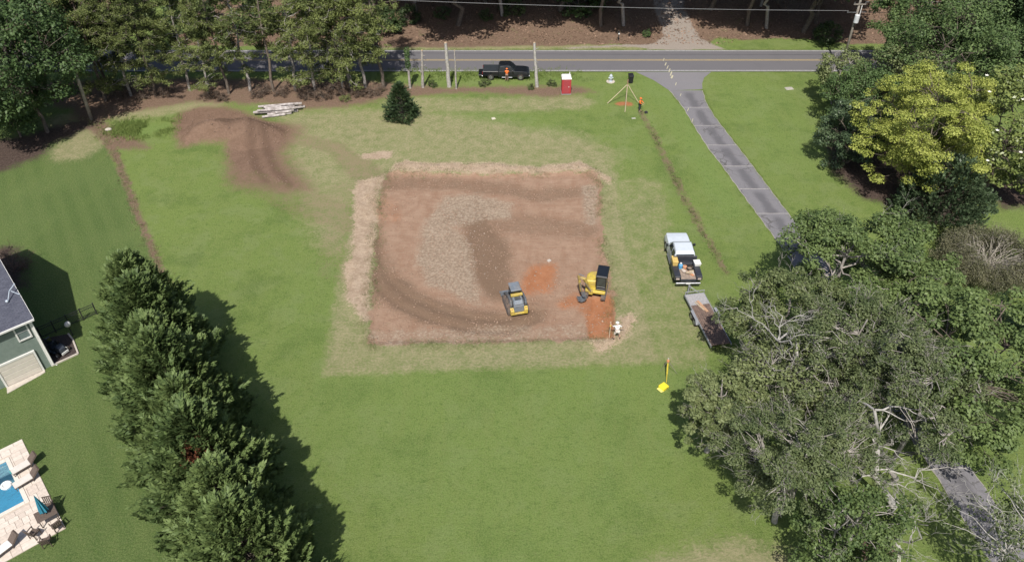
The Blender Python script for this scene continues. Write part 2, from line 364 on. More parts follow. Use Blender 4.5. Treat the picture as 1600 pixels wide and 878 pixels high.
def ground_material():
    m, t, b, out = newmat('ground_cover'); co = objco(t)
    def at(n):
        a = t.nodes.new('ShaderNodeAttribute'); a.attribute_name = n
        s = t.nodes.new('ShaderNodeSeparateColor'); t.links.new(a.outputs['Color'], s.inputs[0])
        return [s.outputs[0], s.outputs[1], s.outputs[2], a.outputs['Alpha']]
    dirt, straw, dry, litter = at('m1'); orange, dark, rough, mulch = at('m2'); left, lush, gravel, heap = at('m3')
    nL = noise(t, co, .13, 4, .55); nM = noise(t, co, .9, 5, .65); nF = noise(t, co, 4.5, 6, .7); nX = noise(t, co, 16, 5, .75)
    mp = t.nodes.new('ShaderNodeMapping'); mp.inputs['Scale'].default_value = (1, .25, 1); mp.inputs['Rotation'].default_value = (0, 0, .5); t.links.new(co, mp.inputs[0])
    nS = noise(t, mp.outputs[0], 1.1, 4, .6)
    def mask(a, n, amp, e=.06):
        return mrange(t, mth(t, 'ADD', a, mth(t, 'MULTIPLY', mth(t, 'SUBTRACT', n, .5), amp)), .5-e, .5+e)
    mixn = mth(t, 'ADD', mth(t, 'MULTIPLY', nF, .6), mth(t, 'MULTIPLY', nM, .4))
    # lawn
    g = mixcol(t, mrange(t, nM, .3, .7), GR[0], GR[1])
    g = mixcol(t, mrange(t, nL, .38, .62, 0, .85), g, GR[2])
    g = mixcol(t, mrange(t, noise(t, co, .35, 6, .65), .48, .62, 0, .85), g, GR[13])
    g = mixcol(t, mrange(t, noise(t, co, .2, 6, .65), .50, .36, 0, .5), g, GR[10])
    g = mixcol(t, mth(t, 'MULTIPLY', mrange(t, mth(t, 'ADD', lush, mth(t, 'MULTIPLY', mth(t, 'SUBTRACT', nM, .5), .7)), .3, .9), .75), g, GR[3])
    # the mown neighbour lawn, darker blue-green with faint mower lines
    sx = t.nodes.new('ShaderNodeSeparateXYZ'); t.links.new(co, sx.inputs[0])
    ln = mth(t, 'SINE', mth(t, 'ADD', mth(t, 'MULTIPLY', sx.outputs[0], 3.0), mth(t, 'MULTIPLY', sx.outputs[1], 1.9)))
    gl = mixcol(t, mrange(t, nL, .35, .65), GR[4], GR[5])
    gl = mixcol(t, mth(t, 'MULTIPLY', mrange(t, ln, -1, 1), .55), gl, GR[6])
    gl = mixcol(t, mrange(t, nS, .5, .8, 0, .3), gl, GR[7])
    c = mixcol(t, mask(left, nM, .2, .1), g, gl)
    c = mixcol(t, mrange(t, nF, .48, .78, 0, .55), c, GR[8])                # thin brownish blades
    mq = t.nodes.new('ShaderNodeMapping'); mq.inputs['Scale'].default_value = (1, .16, 1); mq.inputs['Rotation'].default_value = (0, 0, -.42); t.links.new(co, mq.inputs[0])
    nT = noise(t, mq.outputs[0], .9, 4, .6)
    c = mixcol(t, mth(t, 'MULTIPLY', mrange(t, nT, .48, .70, 0, .55), mth(t, 'SUBTRACT', 1.0, mth(t, 'MULTIPLY', left, .75))), c, GR[9])                # mower streaks
    c = mixcol(t, mrange(t, noise(t, co, 2.2, 5, .7), .50, .30, 0, .55), c, GR[10])
    tx = mth(t, 'ADD', mth(t, 'MULTIPLY', nX, .55), mth(t, 'MULTIPLY', noise(t, co, 8, 3, .6), .45))
    c = mixcol(t, mrange(t, tx, .42, .62, 0, .42), c, GR[11])
    c = mixcol(t, mrange(t, tx, .52, .34, 0, .40), c, GR[12])
    # dry mown grass
    dg = mixcol(t, mrange(t, mixn, .35, .65), DC['dry1'], DC['dry2'])
    c = mixcol(t, mth(t, 'MULTIPLY', mask(dry, mixn, 1.1, .24), .85), c, dg)
    lt = mixcol(t, mrange(t, nF, .35, .7), DC['lit1'], DC['lit2']); lt = mixcol(t, mrange(t, nX, .55, .75, 0, .7), lt, DC['lit3'])
    lt = mixcol(t, mrange(t, nM, .56, .72, 0, .5), lt, GR[8])
    c = mixcol(t, mask(litter, mixn, 1.1, .15), c, lt)
    mu = mixcol(t, mrange(t, nF, .35, .7), DC['mul1'], DC['mul2'])
    c = mixcol(t, mask(mulch, mixn, 1.2, .2), c, mu)
    gv = mixcol(t, mrange(t, nX, .35, .65), DC['gra1'], DC['gra2'])
    c = mixcol(t, mask(gravel, mixn, .9, .12), c, gv)
    hp = mixcol(t, mrange(t, mixn, .35, .65), DC['heap1'], DC['heap2']); hp = mixcol(t, mrange(t, nX, .6, .78, 0, .6), hp, DC['heap3'])
    hp = mixcol(t, mth(t, 'MULTIPLY', mask(dark, mixn, .9, .3), .7), hp, (.13,.083,.058))
    c = mixcol(t, mask(heap, mixn, 1.0, .24), c, hp)
    sw = mixcol(t, mrange(t, mixn, .36, .64), DC['str1'], DC['str2']); sw = mixcol(t, mrange(t, nX, .55, .75, 0, .6), sw, DC['str3'])
    c = mixcol(t, mask(straw, mixn, 1.35, .16), c, sw)
    # bare graded soil
    so = mixcol(t, mrange(t, nM, .3, .7), DC['soil1'], DC['soil2']); so = mixcol(t, mrange(t, nS, .45, .75, 0, .6), so, DC['soil3'])
    so = mixcol(t, mrange(t, nX, .55, .72, 0, .6), so, DC['soil4'])
    mw = t.nodes.new('ShaderNodeMapping'); mw.inputs['Scale'].default_value = (.22, 1.5, 1); mw.inputs['Rotation'].default_value = (0, 0, .1); t.links.new(co, mw.inputs[0])
    nR = noise(t, mw.outputs[0], 2.6, 5, .65, .6)
    so = mixcol(t, mrange(t, nR, .52, .72, 0, .45), so, DC['soil3'])
    so = mixcol(t, mrange(t, nR, .46, .32, 0, .45), so, DC['soil4'])
    so = mixcol(t, mth(t, 'MULTIPLY', mask(dark, mixn, 1.2, .3), .8), so, DC['dark'])
    rg = mixcol(t, mrange(t, mth(t, 'ADD', mth(t, 'MULTIPLY', nF, .75), mth(t, 'MULTIPLY', nR, .25)), .40, .62), DC['rough1'], DC['rough2'])
    so = mixcol(t, mth(t, 'MULTIPLY', mask(rough, mixn, 1.3, .2), .85), so, rg)
    og = mixcol(t, mrange(t, nM, .3, .7), DC['or1'], DC['or2'])
    so = mixcol(t, mth(t, 'MULTIPLY', mask(orange, mixn, .9, .22), .9), so, og)
    md = mask(dirt, mixn, .8, .08)
    c = mixcol(t, md, c, so)
    c = mixcol(t, mth(t, 'MULTIPLY', mask(orange, mixn, .9, .22), mth(t, 'SUBTRACT', 1.0, md)), c, og)
    fine = mth(t, 'ADD', mth(t, 'MULTIPLY', nX, .5), mth(t, 'MULTIPLY', nF, .5))
    t.links.new(c, b.inputs['Base Color']); b.inputs['Roughness'].default_value = .95; b.inputs['Specular IOR Level'].default_value = .12
    bump(t, b, fine, 1.0, .2)
    return m
GR = [(.134,.204,.047),(.190,.244,.070),(.174,.240,.060),(.172,.256,.070),(.072,.122,.034),(.102,.152,.048),(.112,.160,.050),(.125,.150,.056),(.185,.18,.085),(.185,.235,.07),(.072,.130,.026),(.245,.30,.11),(.048,.090,.018),(.195,.25,.085)]
DC = dict(dry1=(.215,.225,.105), dry2=(.38,.33,.20), lit1=(.165,.110,.077), lit2=(.25,.172,.125), lit3=(.36,.27,.20), mul1=(.06,.042,.035), mul2=(.13,.095,.078),
          gra1=(.28,.24,.205), gra2=(.41,.355,.31), heap1=(.175,.112,.078), heap2=(.25,.165,.118), heap3=(.35,.25,.185), str1=(.34,.25,.175), str2=(.50,.39,.29), str3=(.60,.50,.385),
          soil1=(.322,.205,.140), soil2=(.395,.268,.190), soil3=(.285,.168,.110), soil4=(.47,.345,.25), dark=(.185,.125,.083), rough1=(.26,.195,.14), rough2=(.46,.37,.28),
          or1=(.36,.145,.066), or2=(.43,.190,.095))
gme = fastmesh('ground', np.stack([GX, GY, GZ], -1).reshape(-1, 3), FQ, ground_material(), True)
for nm, ks in (('m1', ('dirt','straw','dry','litter')), ('m2', ('orange','dark','rough','mulch')), ('m3', ('left','lush','gravel','heap'))):
    a = gme.attributes.new(nm, 'FLOAT_COLOR', 'POINT')
    a.data.foreach_set('color', np.stack([ch[k] for k in ks], -1).astype(np.float32).ravel())
tag(link('ground', gme), kind='structure')

# ================================================================ road and drive
def asphalt(name, a, b_, c_, sc=1.0, crack=True):
    m, t, b, out = newmat(name); co = objco(t)
    mp = t.nodes.new('ShaderNodeMapping'); mp.inputs['Scale'].default_value = (.12, 1, 1); t.links.new(co, mp.inputs[0])
    c = mixcol(t, mrange(t, noise(t, co, 26*sc, 4, .8), .35, .7), a, b_)
    c = mixcol(t, mrange(t, noise(t, mp.outputs[0], 1.0, 5), .35, .7, 0, .7), c, c_)
    c = mixcol(t, mrange(t, noise(t, co, .35, 5), .5, .72, 0, .45), c, a)
    t.links.new(c, b.inputs['Base Color']); b.inputs['Roughness'].default_value = .9
    bump(t, b, noise(t, co, 40, 3), .4, .02)
    return m
ASPH = asphalt('asphalt', (.115,.112,.120), (.16,.155,.165), (.135,.128,.138))
DRIVE = asphalt('old_drive_surface', (.165,.158,.168), (.235,.228,.238), (.20,.19,.20))
def sheet(name, pts, z, mat, parent=None, t=.03, kind=None):
    o = MB().poly([(p[0], p[1]) for p in pts], z-t, z).build(name, mat, parent)
    if kind: o['kind'] = kind
    return o
yF, yN = P(800,79).y, P(800,112.5).y
XL, XR = -190, 190
road = sheet('road', [(XL,yN),(XR,yN),(XR,yF),(XL,yF)], .035, ASPH, t=.1, kind='structure')
PW = M('road_paint_white', (.55,.545,.53), .7, .35, 5, col2=(.33,.32,.32)); PY = M('road_paint_yellow', (.50,.36,.14), .7, .3, 4, col2=(.36,.28,.16))
for y in (yN+.28, yF-.28): sheet('edge_line', [(XL,y-.07),(XR,y-.07),(XR,y+.07),(XL,y+.07)], .040, PW, road, .003)
ym = P(800,94.5).y
for y in (ym-.13, ym+.13): sheet('centre_line', [(XL,y-.055),(XR,y-.055),(XR,y+.055),(XL,y+.055)], .040, PY, road, .003)
# drive: flared mouth, then slabs that follow the curve
dl = [(1046,142),(1068,169.5),(1087,202),(1110.5,238),(1121,250),(1167,313.5),(1216.5,380.6),(1262,448),(1330,548),(1400,650),(1468,752),(1530,850),(1600,960)]
dr = [(1097.5,139.5),(1103.6,161),(1117,183),(1140,213),(1169,250),(1216.5,313.5),(1252,359.5),(1320,448),(1390,548),(1458,650),(1532,752),(1600,850),(1680,960)]
DL = [P(*p) for p in dl]; DR = [P(*p) for p in dr]
def resample(pts, ys):
    Y = np.array([p.y for p in pts])[::-1]; X = np.array([p.x for p in pts])[::-1]
    return [(float(np.interp(y, Y, X)), y) for y in ys]
drive = sheet('driveway', [tuple(P(994,113.2))[:2],tuple(P(1021.6,126))[:2],tuple(P(1046,142))[:2],tuple(P(1097.5,140))[:2],tuple(P(1097,131))[:2],tuple(P(1100,122))[:2],tuple(P(1111,113.2))[:2]], .030, DRIVE, t=.08, kind='structure')
def slabmat():
    m, t, b, out = newmat('drive_slab'); co = t.nodes.new('ShaderNodeTexCoord').outputs['UV']; oc = objco(t)
    sx = t.nodes.new('ShaderNodeSeparateXYZ'); t.links.new(co, sx.inputs[0])
    c = mixcol(t, mrange(t, noise(t, oc, 20, 4, .8), .35, .7), (.15,.145,.155), (.225,.217,.228))
    c = mixcol(t, mrange(t, noise(t, oc, .8, 5), .4, .7, 0, .6), c, (.19,.18,.19))
    vo = t.nodes.new('ShaderNodeTexVoronoi'); vo.feature = 'DISTANCE_TO_EDGE'; vo.inputs['Scale'].default_value = .55
    va_ = t.nodes.new('ShaderNodeVectorMath'); va_.operation = 'ADD'; t.links.new(oc, va_.inputs[0])
    vn_ = t.nodes.new('ShaderNodeTexNoise'); vn_.inputs['Scale'].default_value = 1.5; vn_.inputs['Detail'].default_value = 5; t.links.new(oc, vn_.inputs['Vector']); t.links.new(vn_.outputs['Color'], va_.inputs[1]); t.links.new(va_.outputs[0], vo.inputs['Vector'])
    ck = mth(t, 'MULTIPLY', mrange(t, vo.outputs['Distance'], .012, .035, 1, 0), mrange(t, noise(t, oc, .25, 3), .42, .6))
    c = mixcol(t, mth(t, 'MULTIPLY', ck, .7), c, (.07,.066,.06))
    k = mrange(t, mth(t, 'ADD', mth(t, 'ABSOLUTE', mth(t, 'SUBTRACT', sx.outputs[0], .52)), mth(t, 'MULTIPLY', mth(t, 'SUBTRACT', noise(t, oc, .7, 4), .5), .35)), .04, .26, .75, 0)
    ke = mrange(t, sx.outputs[1], .0, .25)
    c = mixcol(t, mth(t, 'MULTIPLY', k, ke), c, (.095,.092,.10))            # oil-stained middle
    e = mrange(t, mth(t, 'ADD', mth(t, 'ABSOLUTE', mth(t, 'SUBTRACT', sx.outputs[0], .5)), mth(t, 'MULTIPLY', noise(t, oc, 3, 4), .05)), .49, .53)
    c = mixcol(t, e, c, (.36,.33,.29))
    t.links.new(c, b.inputs['Base Color']); b.inputs['Roughness'].default_value = .9
    bump(t, b, noise(t, oc, 30, 3), .4, .02)
    return m
SLAB = slabmat()
JOINT = M('pale_joint_sand', (.37,.35,.33), .9, .2, 6)
y = DL[0].y; yend = 24.0; ys = []
while y > yend: ys.append(y); y -= 4.35
ys.append(yend)
rnd = random.Random(4)
for i in range(len(ys)-1):
    a, b_ = ys[i]-(.05 if i else 0), ys[i+1]+.05
    n = 6; yy = [a+(b_-a)*k/n for k in range(n+1)]
    L = resample(DL, yy); R = resample(DR, yy)
    V = []; F = []
    z0 = .028+rnd.uniform(0, .008)
    for k in range(n+1):
        for j in range(5):
            q = j/4; wob = .05*math.sin(yy[k]*3.1+j*2) if j in (0, 4) else 0
            V.append((L[k][0]*(1-q)+R[k][0]*q+wob, yy[k], z0))
    for k in range(n):
        for j in range(4): F.append((k*5+j, k*5+j+1, (k+1)*5+j+1, (k+1)*5+j))
    nb = len(V); rim = [k*5 for k in range(n+1)]+[n*5+j for j in range(1, 5)]+[k*5+4 for k in range(n-1, -1, -1)]+[j for j in range(3, 0, -1)]
    V += [(V[r][0], V[r][1], -.05) for r in rim]
    for k in range(len(rim)):
        k2 = (k+1) % len(rim); F.append((rim[k], rim[k2], nb+k2, nb+k))
    me = bpy.data.meshes.new('slab'); me.from_pydata(V, [], F); me.materials.append(SLAB)
    bm = bmesh.new(); bm.from_mesh(me); bmesh.ops.recalc_face_normals(bm, faces=bm.faces)
    uv = bm.loops.layers.uv.new('UVMap')
    for f in bm.faces:
        for l in f.loops:
            vi = l.vert.index
            if vi >= nb: vi = rim[vi-nb]
            l[uv].uv = ((vi % 5)/4, (vi//5)/n)
    bm.to_mesh(me); bm.free()
    link('slab', me, drive)
    if i:
        l0, r0 = resample(DL, [ys[i]])[0], resample(DR, [ys[i]])[0]
        sheet('joint', [(l0[0],ys[i]-.06),(r0[0],ys[i]-.06),(r0[0],ys[i]+.06),(l0[0],ys[i]+.06)], .0225, JOINT, drive, .02)
# dashes of survey paint that cross the road and run down the drive
dash = [(1037,94),(1040,101),(1043,106),(1046,111),(1048.5,116),(1050,121),(1056,132),(1063.5,149),(1075,172),(1082,189)]
mk = MB()
for i, (a, b_) in enumerate(dash):
    p = P(a, b_); L = (.9,.9,1.0,1.1,1.2,.9,.8,.7,.8,.9)[i]; wd = (.07,.12,.09,.11,.14,.2,.09,.07,.07,.06)[i]
    mk.box((p.x, p.y, .046), (wd, L, .004), -.28-.03*(i % 3))
mk = mk.build('survey_paint_line', M('survey_paint', (.56,.51,.30), .8, .25, 9, col2=(.40,.38,.31))); tag(mk, kind='structure')

# ================================================================ vegetation
def unit(v): return v/np.maximum(np.linalg.norm(v, axis=-1, keepdims=True), 1e-9)
def quads(c, n, L, Wd, rng, d=None, fold=0.0):
    """rhombic leaves: centres c, facing n, length L, width Wd"""
    k = len(c)
    if d is None: d = rng.normal(size=(k, 3))
    n = unit(n); d = unit(d-n*np.sum(d*n, -1, keepdims=True)); s = np.cross(n, d)
    L = np.broadcast_to(np.asarray(L, float), (k,))[:, None]; Wd = np.broadcast_to(np.asarray(Wd, float), (k,))[:, None]
    V = np.stack([c-d*L*.5, c+s*Wd*.5-d*L*.08, c+d*L*.5-n*L*fold, c-s*Wd*.5-d*L*.08], 1)
    return V.reshape(-1, 3), np.arange(4*k).reshape(k, 4)
class Wood:
    def __init__(s): s.V = []; s.F = []; s.n = 0
    def tube(s, pts, r0, r1, k=5):
        pts = np.asarray(pts, float); m = len(pts)
        d = np.gradient(pts, axis=0); d = unit(d)
        ref = np.where(np.abs(d[:, 2:3]) > .9, [[1., 0, 0]], [[0, 0, 1.]])
        u = unit(np.cross(d, ref)); v = np.cross(d, u)
        a = np.arange(k)*2*math.pi/k
        r = np.linspace(r0, r1, m)[:, None, None]
        R = pts[:, None]+(u[:, None]*np.cos(a)[None, :, None]+v[:, None]*np.sin(a)[None, :, None])*r
        s.V.append(R.reshape(-1, 3)); f = []
        for i in range(m-1):
            for j in range(k):
                q = (j+1) % k; f.append((s.n+i*k+j, s.n+i*k+q, s.n+(i+1)*k+q, s.n+(i+1)*k+j))
        s.F += f; s.n += m*k
    def mesh(s, name, mat): return fastmesh(name, np.concatenate(s.V), np.array(s.F), mat, True)
def bend(a, b, rng, amp, n=5, sag=0.0):
    a = np.asarray(a, float); b = np.asarray(b, float); t = np.linspace(0, 1, n)[:, None]
    L = np.linalg.norm(b-a); p = a*(1-t)+b*t
    j = rng.normal(size=(n, 3))*amp*L; j[0] = 0; j[-1] = 0
    p = p+j; p[:, 2] += sag*L*np.sin(t[:, 0]*math.pi)
    return p
def twigs(wd, p, d, L, r, depth, rng, spread=.65, tips=None, k=4):
    e = np.asarray(p)+np.asarray(d)*L
    path = bend(p, e, rng, .07, 4); wd.tube(path, r, r*.55, k)
    if depth == 0:
        if tips is not None: tips.append((path[-1], d))
        return
    for i in range(rng.integers(2, 4)):
        nd = unit(np.asarray(d)+rng.normal(size=3)*spread+np.array([0, 0, .05]))
        q = path[-1] if i == 0 else path[rng.integers(1, 4)]
        twigs(wd, q, nd, L*rng.uniform(.55, .85), max(r*.55, .009), depth-1, rng, spread, tips, max(3, k-1))
    if tips is not None: tips.append((path[2], d))
def broadleaf(seed, R, RZ, zc, leaf=.2, clumps=150, per=150, hollow=.55, tr=.22, bare=0, lobes=.25, zmin=.6, cr=(.16, .27), flat=.65, twig=True, branch_show=0, stems=1, droop=0.0, boughs=0, shift=0.0):
    rng = np.random.default_rng(seed); wd = Wood()
    dirs = unit(rng.normal(size=(clumps, 3))); ph = rng.uniform(0, 6.28, 8)
    az = np.arctan2(dirs[:, 1], dirs[:, 0])
    lob = 1+lobes*(np.sin(az*2+ph[0])*.4+np.sin(az*3+ph[1]+dirs[:, 2]*2)*.5+np.sin(az*5+ph[2]-dirs[:, 2]*3)*.4)
    rad = rng.uniform(hollow, 1, clumps)**.6*lob
    cc = dirs*rad[:, None]*np.array([R, R, RZ])+np.array([0, 0, zc])
    if boughs:
        bc = unit(rng.normal(size=(boughs, 3))+np.array([0, 0, .25])); bc = bc*rng.uniform(.45, 1.0, boughs)[:, None]**.7*np.array([R, R, RZ])*.92+np.array([0, 0, zc])
        bi = rng.integers(0, boughs, clumps); bo = rng.normal(size=(clumps, 3))*np.array([R*.17, R*.17, RZ*.07]); bo[:, 2] -= .12*np.hypot(bo[:, 0], bo[:, 1])
        cc = bc[bi]+bo
    cc[:, 1] += shift
    cc = cc[cc[:, 2] > zmin]; n = len(cc)
    crr = rng.uniform(cr[0], cr[1], n)*R
    lean = rng.normal(size=2)*R*.06
    top = np.array([lean[0], lean[1]+shift*.7, zc+RZ*.55]); trunks = []
    for s in range(stems):
        off = np.array([math.cos(s*2.4), math.sin(s*2.4), 0])*(R*.45 if stems > 1 else 0)
        tp = bend([off[0]*.1, off[1]*.1, -.1], top+off, rng, .025, 9); wd.tube(tp, tr, tr*.22, 8); trunks.append(tp)
    nl = max(5, int(R*1.8)); limbs = []
    order = rng.permutation(n)[:nl]
    for i in order:
        tp = trunks[rng.integers(0, stems)]; q = tp[rng.integers(2, 7)]
        path = bend(q, cc[i], rng, .06, 7, .06); wd.tube(path, tr*.36, .03, 6); limbs.append(path)
    nodes = np.concatenate(limbs+trunks)
    for i in range(n):
        dd = np.linalg.norm(nodes-cc[i], axis=1)+np.maximum(0, nodes[:, 2]-cc[i][2]+.3)*1.5
        q = nodes[np.argmin(dd)]
        if twig: wd.tube(bend(q, cc[i], rng, .06, 4, .05), .035, .012, 4)
        if branch_show and rng.random() < branch_show:
            o = unit((cc[i]-np.array([0, 0, zc]))+np.array([0, 0, R*.15]))
            twigs(wd, cc[i]-o*crr[i]*.3, o, crr[i]*1.25, .013, 2, rng, .5)
    tot = rng.multinomial(per*n, crr**2/np.sum(crr**2)); ci = np.repeat(np.arange(n), tot)
    dv = unit(rng.normal(size=(len(ci), 3))); u = rng.uniform(.25, 1, len(ci))**.6
    pos = cc[ci]+dv*(crr[ci]*u)[:, None]*np.array([1, 1, flat])
    if droop: pos[:, 2] -= droop*crr[ci]*(np.hypot(dv[:, 0], dv[:, 1])*u)**2
    nor = dv*.55+np.array([0, 0, .6])+rng.normal(size=dv.shape)*.32
    sz = leaf*rng.uniform(.65, 1.35, len(ci))
    V, F = quads(pos, nor, sz, sz*.62, rng, None, .12)
    return wd, V, F
def conifer(seed, Ht, R, n=2200, k=10, fl=.7, prof=.75, leaf=(.34, .13), up=.75, zb=.02, skirt=1.0, lumps=1.0, jit=.35):
    """dense feathery evergreen made of plumes"""
    rng = np.random.default_rng(seed); wd = Wood(); wd.tube(bend([0, 0, -.1], [0, 0, Ht*.93], rng, .004, 7), R*.07+.05, .03, 7)
    t = rng.uniform(0, 1, n)**1.25*(1-zb)+zb; az = rng.uniform(0, 2*math.pi, n); ph = rng.uniform(0, 6.28, 6)
    pr = R*(1-t)**prof*np.minimum(1, (.62*skirt+t*3.2))
    lump = 1+lumps*(.16*np.sin(az*4+ph[0]+t*9)+.12*np.sin(az*7+ph[1]-t*17)+.09*np.sin(az*11+t*31+ph[2]))
    depth = 1-.38*rng.uniform(0, 1, n)**1.6
    r = np.maximum(pr*lump*depth, .04)
    out = np.stack([np.cos(az), np.sin(az), np.zeros(n)], -1)
    base = out*r[:, None]+np.stack([np.zeros(n), np.zeros(n), t*Ht*.97], -1)
    ax = unit(out*(1.0-.5*t[:, None])+np.array([0, 0, 1])*(up+.5*t[:, None])+rng.normal(size=(n, 3))*.28)
    side = unit(np.cross(ax, unit(out+rng.normal(size=(n, 3))*.5))); nrm = np.cross(side, ax)
    Lf = fl*rng.uniform(.6, 1.25, n)
    for i in range(0, n, 9):
        wd.tube([[0, 0, max(.1, base[i][2]-.3*r[i])], base[i]*.5+np.array([0, 0, base[i][2]*.42]), base[i]], .03, .012, 3)
    C_, N_, D_ = [], [], []
    for j in range(k):
        f = (j+.5)/k; sgn = (-1)**j
        C_.append(base+ax*(Lf*f)[:, None]+side*(sgn*Lf*rng.uniform(.03,.24,n)*(1-f*.75))[:, None]+nrm*(Lf*rng.uniform(-.02,.10,n)*(1-f))[:, None]+rng.normal(size=(n, 3))*.03)
        D_.append(ax*.8+side*sgn*(.75-f*.4)+rng.normal(size=(n, 3))*.22); N_.append(nrm*np.sign(nrm[:, 2:3]+.01)+np.array([0,0,.25])+rng.normal(size=(n, 3))*jit)
    c = np.concatenate(C_); m = len(c); sz = rng.uniform(.7, 1.3, m)
    V, F = quads(c, np.concatenate(N_), leaf[0]*sz, leaf[1]*sz, rng, np.concatenate(D_), .08)
    return wd, V, F
def pine(seed, Ht, h0, R, tufts=260, needles=34, tr=.2, sparse=1.0):
    rng = np.random.default_rng(seed); wd = Wood()
    tp = bend([0, 0, -.1], [rng.normal()*.5, rng.normal()*.5, Ht], rng, .008, 10); wd.tube(tp, tr, .04, 8)
    cs = []; nb = int(tufts/6)
    for i in range(nb):
        z = h0+(Ht*.99-h0)*rng.uniform(0, 1)**.9; f = (z-h0)/(Ht-h0)
        L = R*(.35+.65*math.sin(math.pi*min(1, .18+.8*f)))*rng.uniform(.55, 1.1)*(1.0 if f < .75 else (1.25-f)*2)
        a = rng.uniform(0, 6.28); q = np.array([np.interp(z, tp[:, 2], tp[:, 0]), np.interp(z, tp[:, 2], tp[:, 1]), z])
        e = q+np.array([math.cos(a)*L, math.sin(a)*L, L*rng.uniform(-.15, .3)])
        path = bend(q, e, rng, .05, 5, .05); wd.tube(path, .05, .018, 4)
        for k in range(6):
            g = rng.uniform(.4, 1.02); b0 = path[0]*(1-g)+path[-1]*g
            w_ = b0+rng.normal(size=3)*np.array([.38, .38, .2])*L*.35; wd.tube([b0, w_], .02, .01, 3); cs.append(w_)
    cs = np.array(cs); ci = np.repeat(np.arange(len(cs)), needles)
    dv = unit(rng.normal(size=(len(ci), 3))+np.array([0, 0, .35])); rr = rng.uniform(.12, .62, len(ci))
    pos = cs[ci]+dv*rr[:, None]*np.array([1, 1, .6])
    V, F = quads(pos, rng.normal(size=dv.shape)+np.array([0, 0, .8]), rng.uniform(.22, .42, len(ci)), rng.uniform(.06, .12, len(ci)), rng, dv+rng.normal(size=dv.shape)*.3)
    return wd, V, F
def shape_tree(name, parts, wood_mat, leaf_mat, crown='crown'):
    wd, V, F = parts
    return (wd.mesh(name+'_wood', wood_mat), fastmesh(name+'_leaves', V, F, leaf_mat), crown)
def plant(name, shp, loc, label, cat, rz=0, sc=(1, 1, 1), group=None, trunk='trunk'):
    t = thing(name, loc, rz, label, cat, group); t.scale = sc if isinstance(sc, tuple) else (sc, sc, sc)
    link(trunk, shp[0], t); link(shp[2], shp[1], t)
    return t
def under(px, py, zc):
    """ground point under a crown whose centre shows at a pixel and stands zc high"""
    p = P(px, py, zc); return Vector((p.x, p.y, gzf(p.x, p.y)))

LF_OAK = leafmat('oak_leaves', (.055,.092,.028), (.165,.225,.075), .22, .45)
LF_OAK2 = leafmat('ash_leaves', (.075,.105,.036), (.215,.250,.105), .22, .5)
LF_DULL = leafmat('thinning_leaves', (.062,.090,.034), (.175,.210,.090), .2, .6)
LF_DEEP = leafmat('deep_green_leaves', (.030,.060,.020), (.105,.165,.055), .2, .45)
LF_HOLLY = leafmat('holly_leaves', (.040,.068,.034), (.105,.150,.075), .12, .6, .4)
LF_YEL = leafmat('yellow_green_leaves', (.20,.245,.042), (.44,.47,.115), .25, .45)
LF_MAG = leafmat('glossy_leaves', (.060,.095,.022), (.21,.25,.075), .1, .7, .35)
LF_ROAD = leafmat('fresh_green_leaves', (.065,.110,.036), (.175,.245,.085), .22, .4)
LF_CYP = leafmat('cypress_fronds', (.058,.095,.030), (.170,.232,.078), .15, .5, .6)
LF_PINE = leafmat('pine_needles', (.055,.078,.026), (.215,.250,.080), .18, .35, .6)
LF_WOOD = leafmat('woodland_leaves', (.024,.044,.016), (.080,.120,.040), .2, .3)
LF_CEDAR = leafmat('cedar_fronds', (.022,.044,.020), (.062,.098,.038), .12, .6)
LF_RED = leafmat('rusty_dead_fronds', (.16,.06,.035), (.26,.11,.06), .1, .6)
LF_BUSH = leafmat('bush_leaves', (.05,.075,.025), (.13,.165,.06), .2, .7)
LF_BROWN = leafmat('brown_twiggy_leaves', (.07,.048,.036), (.155,.11,.08), .1, .5)

# ---- the cypress screen on the left
cyp = [shape_tree('cypress', conifer(s, 10.7, 3.65, 2500, 22, .95, .60, (.31, .13), lumps=1.3, jit=.22), BARK, LF_CYP) for s in (11, 12, 13)]
cy = [(-27.4,45.4,.98,'far end'),(-25.7,42.2,1.02,''),(-24.1,39.2,.97,''),(-22.4,36.4,1.04,''),(-20.6,33.6,.98,''),(-18.9,30.6,1.03,''),(-17.0,27.6,.97,''),(-15.2,24.6,1.0,'')]
ordn = ['first','second','third','fourth','fifth','sixth','seventh','eighth','ninth','tenth','eleventh','twelfth','thirteenth','fourteenth','fifteenth','sixteenth']
for i, (x, y, s, _) in enumerate(cy):
    plant('cypress_tree', cyp[i % 3], (x-.25+.12*i, y-1.1, 0), 'dense dark green cypress in the screen row on the left, %s from the house end' % ordn[i], 'tree', i*1.9, (s*1.02, s*1.02, s*(1+.05*math.sin(i*3))), 'cypress screen row')
rd = conifer(77, 1.2, .75, 90, 12, .55, .6, (.26, .10)); rp = P(302,700,9.2)
red_sh = fastmesh('dead_sprig', rd[1]+np.array([rp.x, rp.y, rp.z-.9]), rd[2], LF_RED)
seg = [o for o in bpy.data.objects if o.name.startswith('cypress_tree')]
near_c = min(seg, key=lambda o: (o.location.x-rp.x)**2+(o.location.y-rp.y)**2)
rs = link('dead_sprig', red_sh, near_c); bpy.context.view_layer.update(); rs.matrix_parent_inverse = near_c.matrix_world.inverted()
rs['label'] = 'rusty red dead sprig in the green fronds'

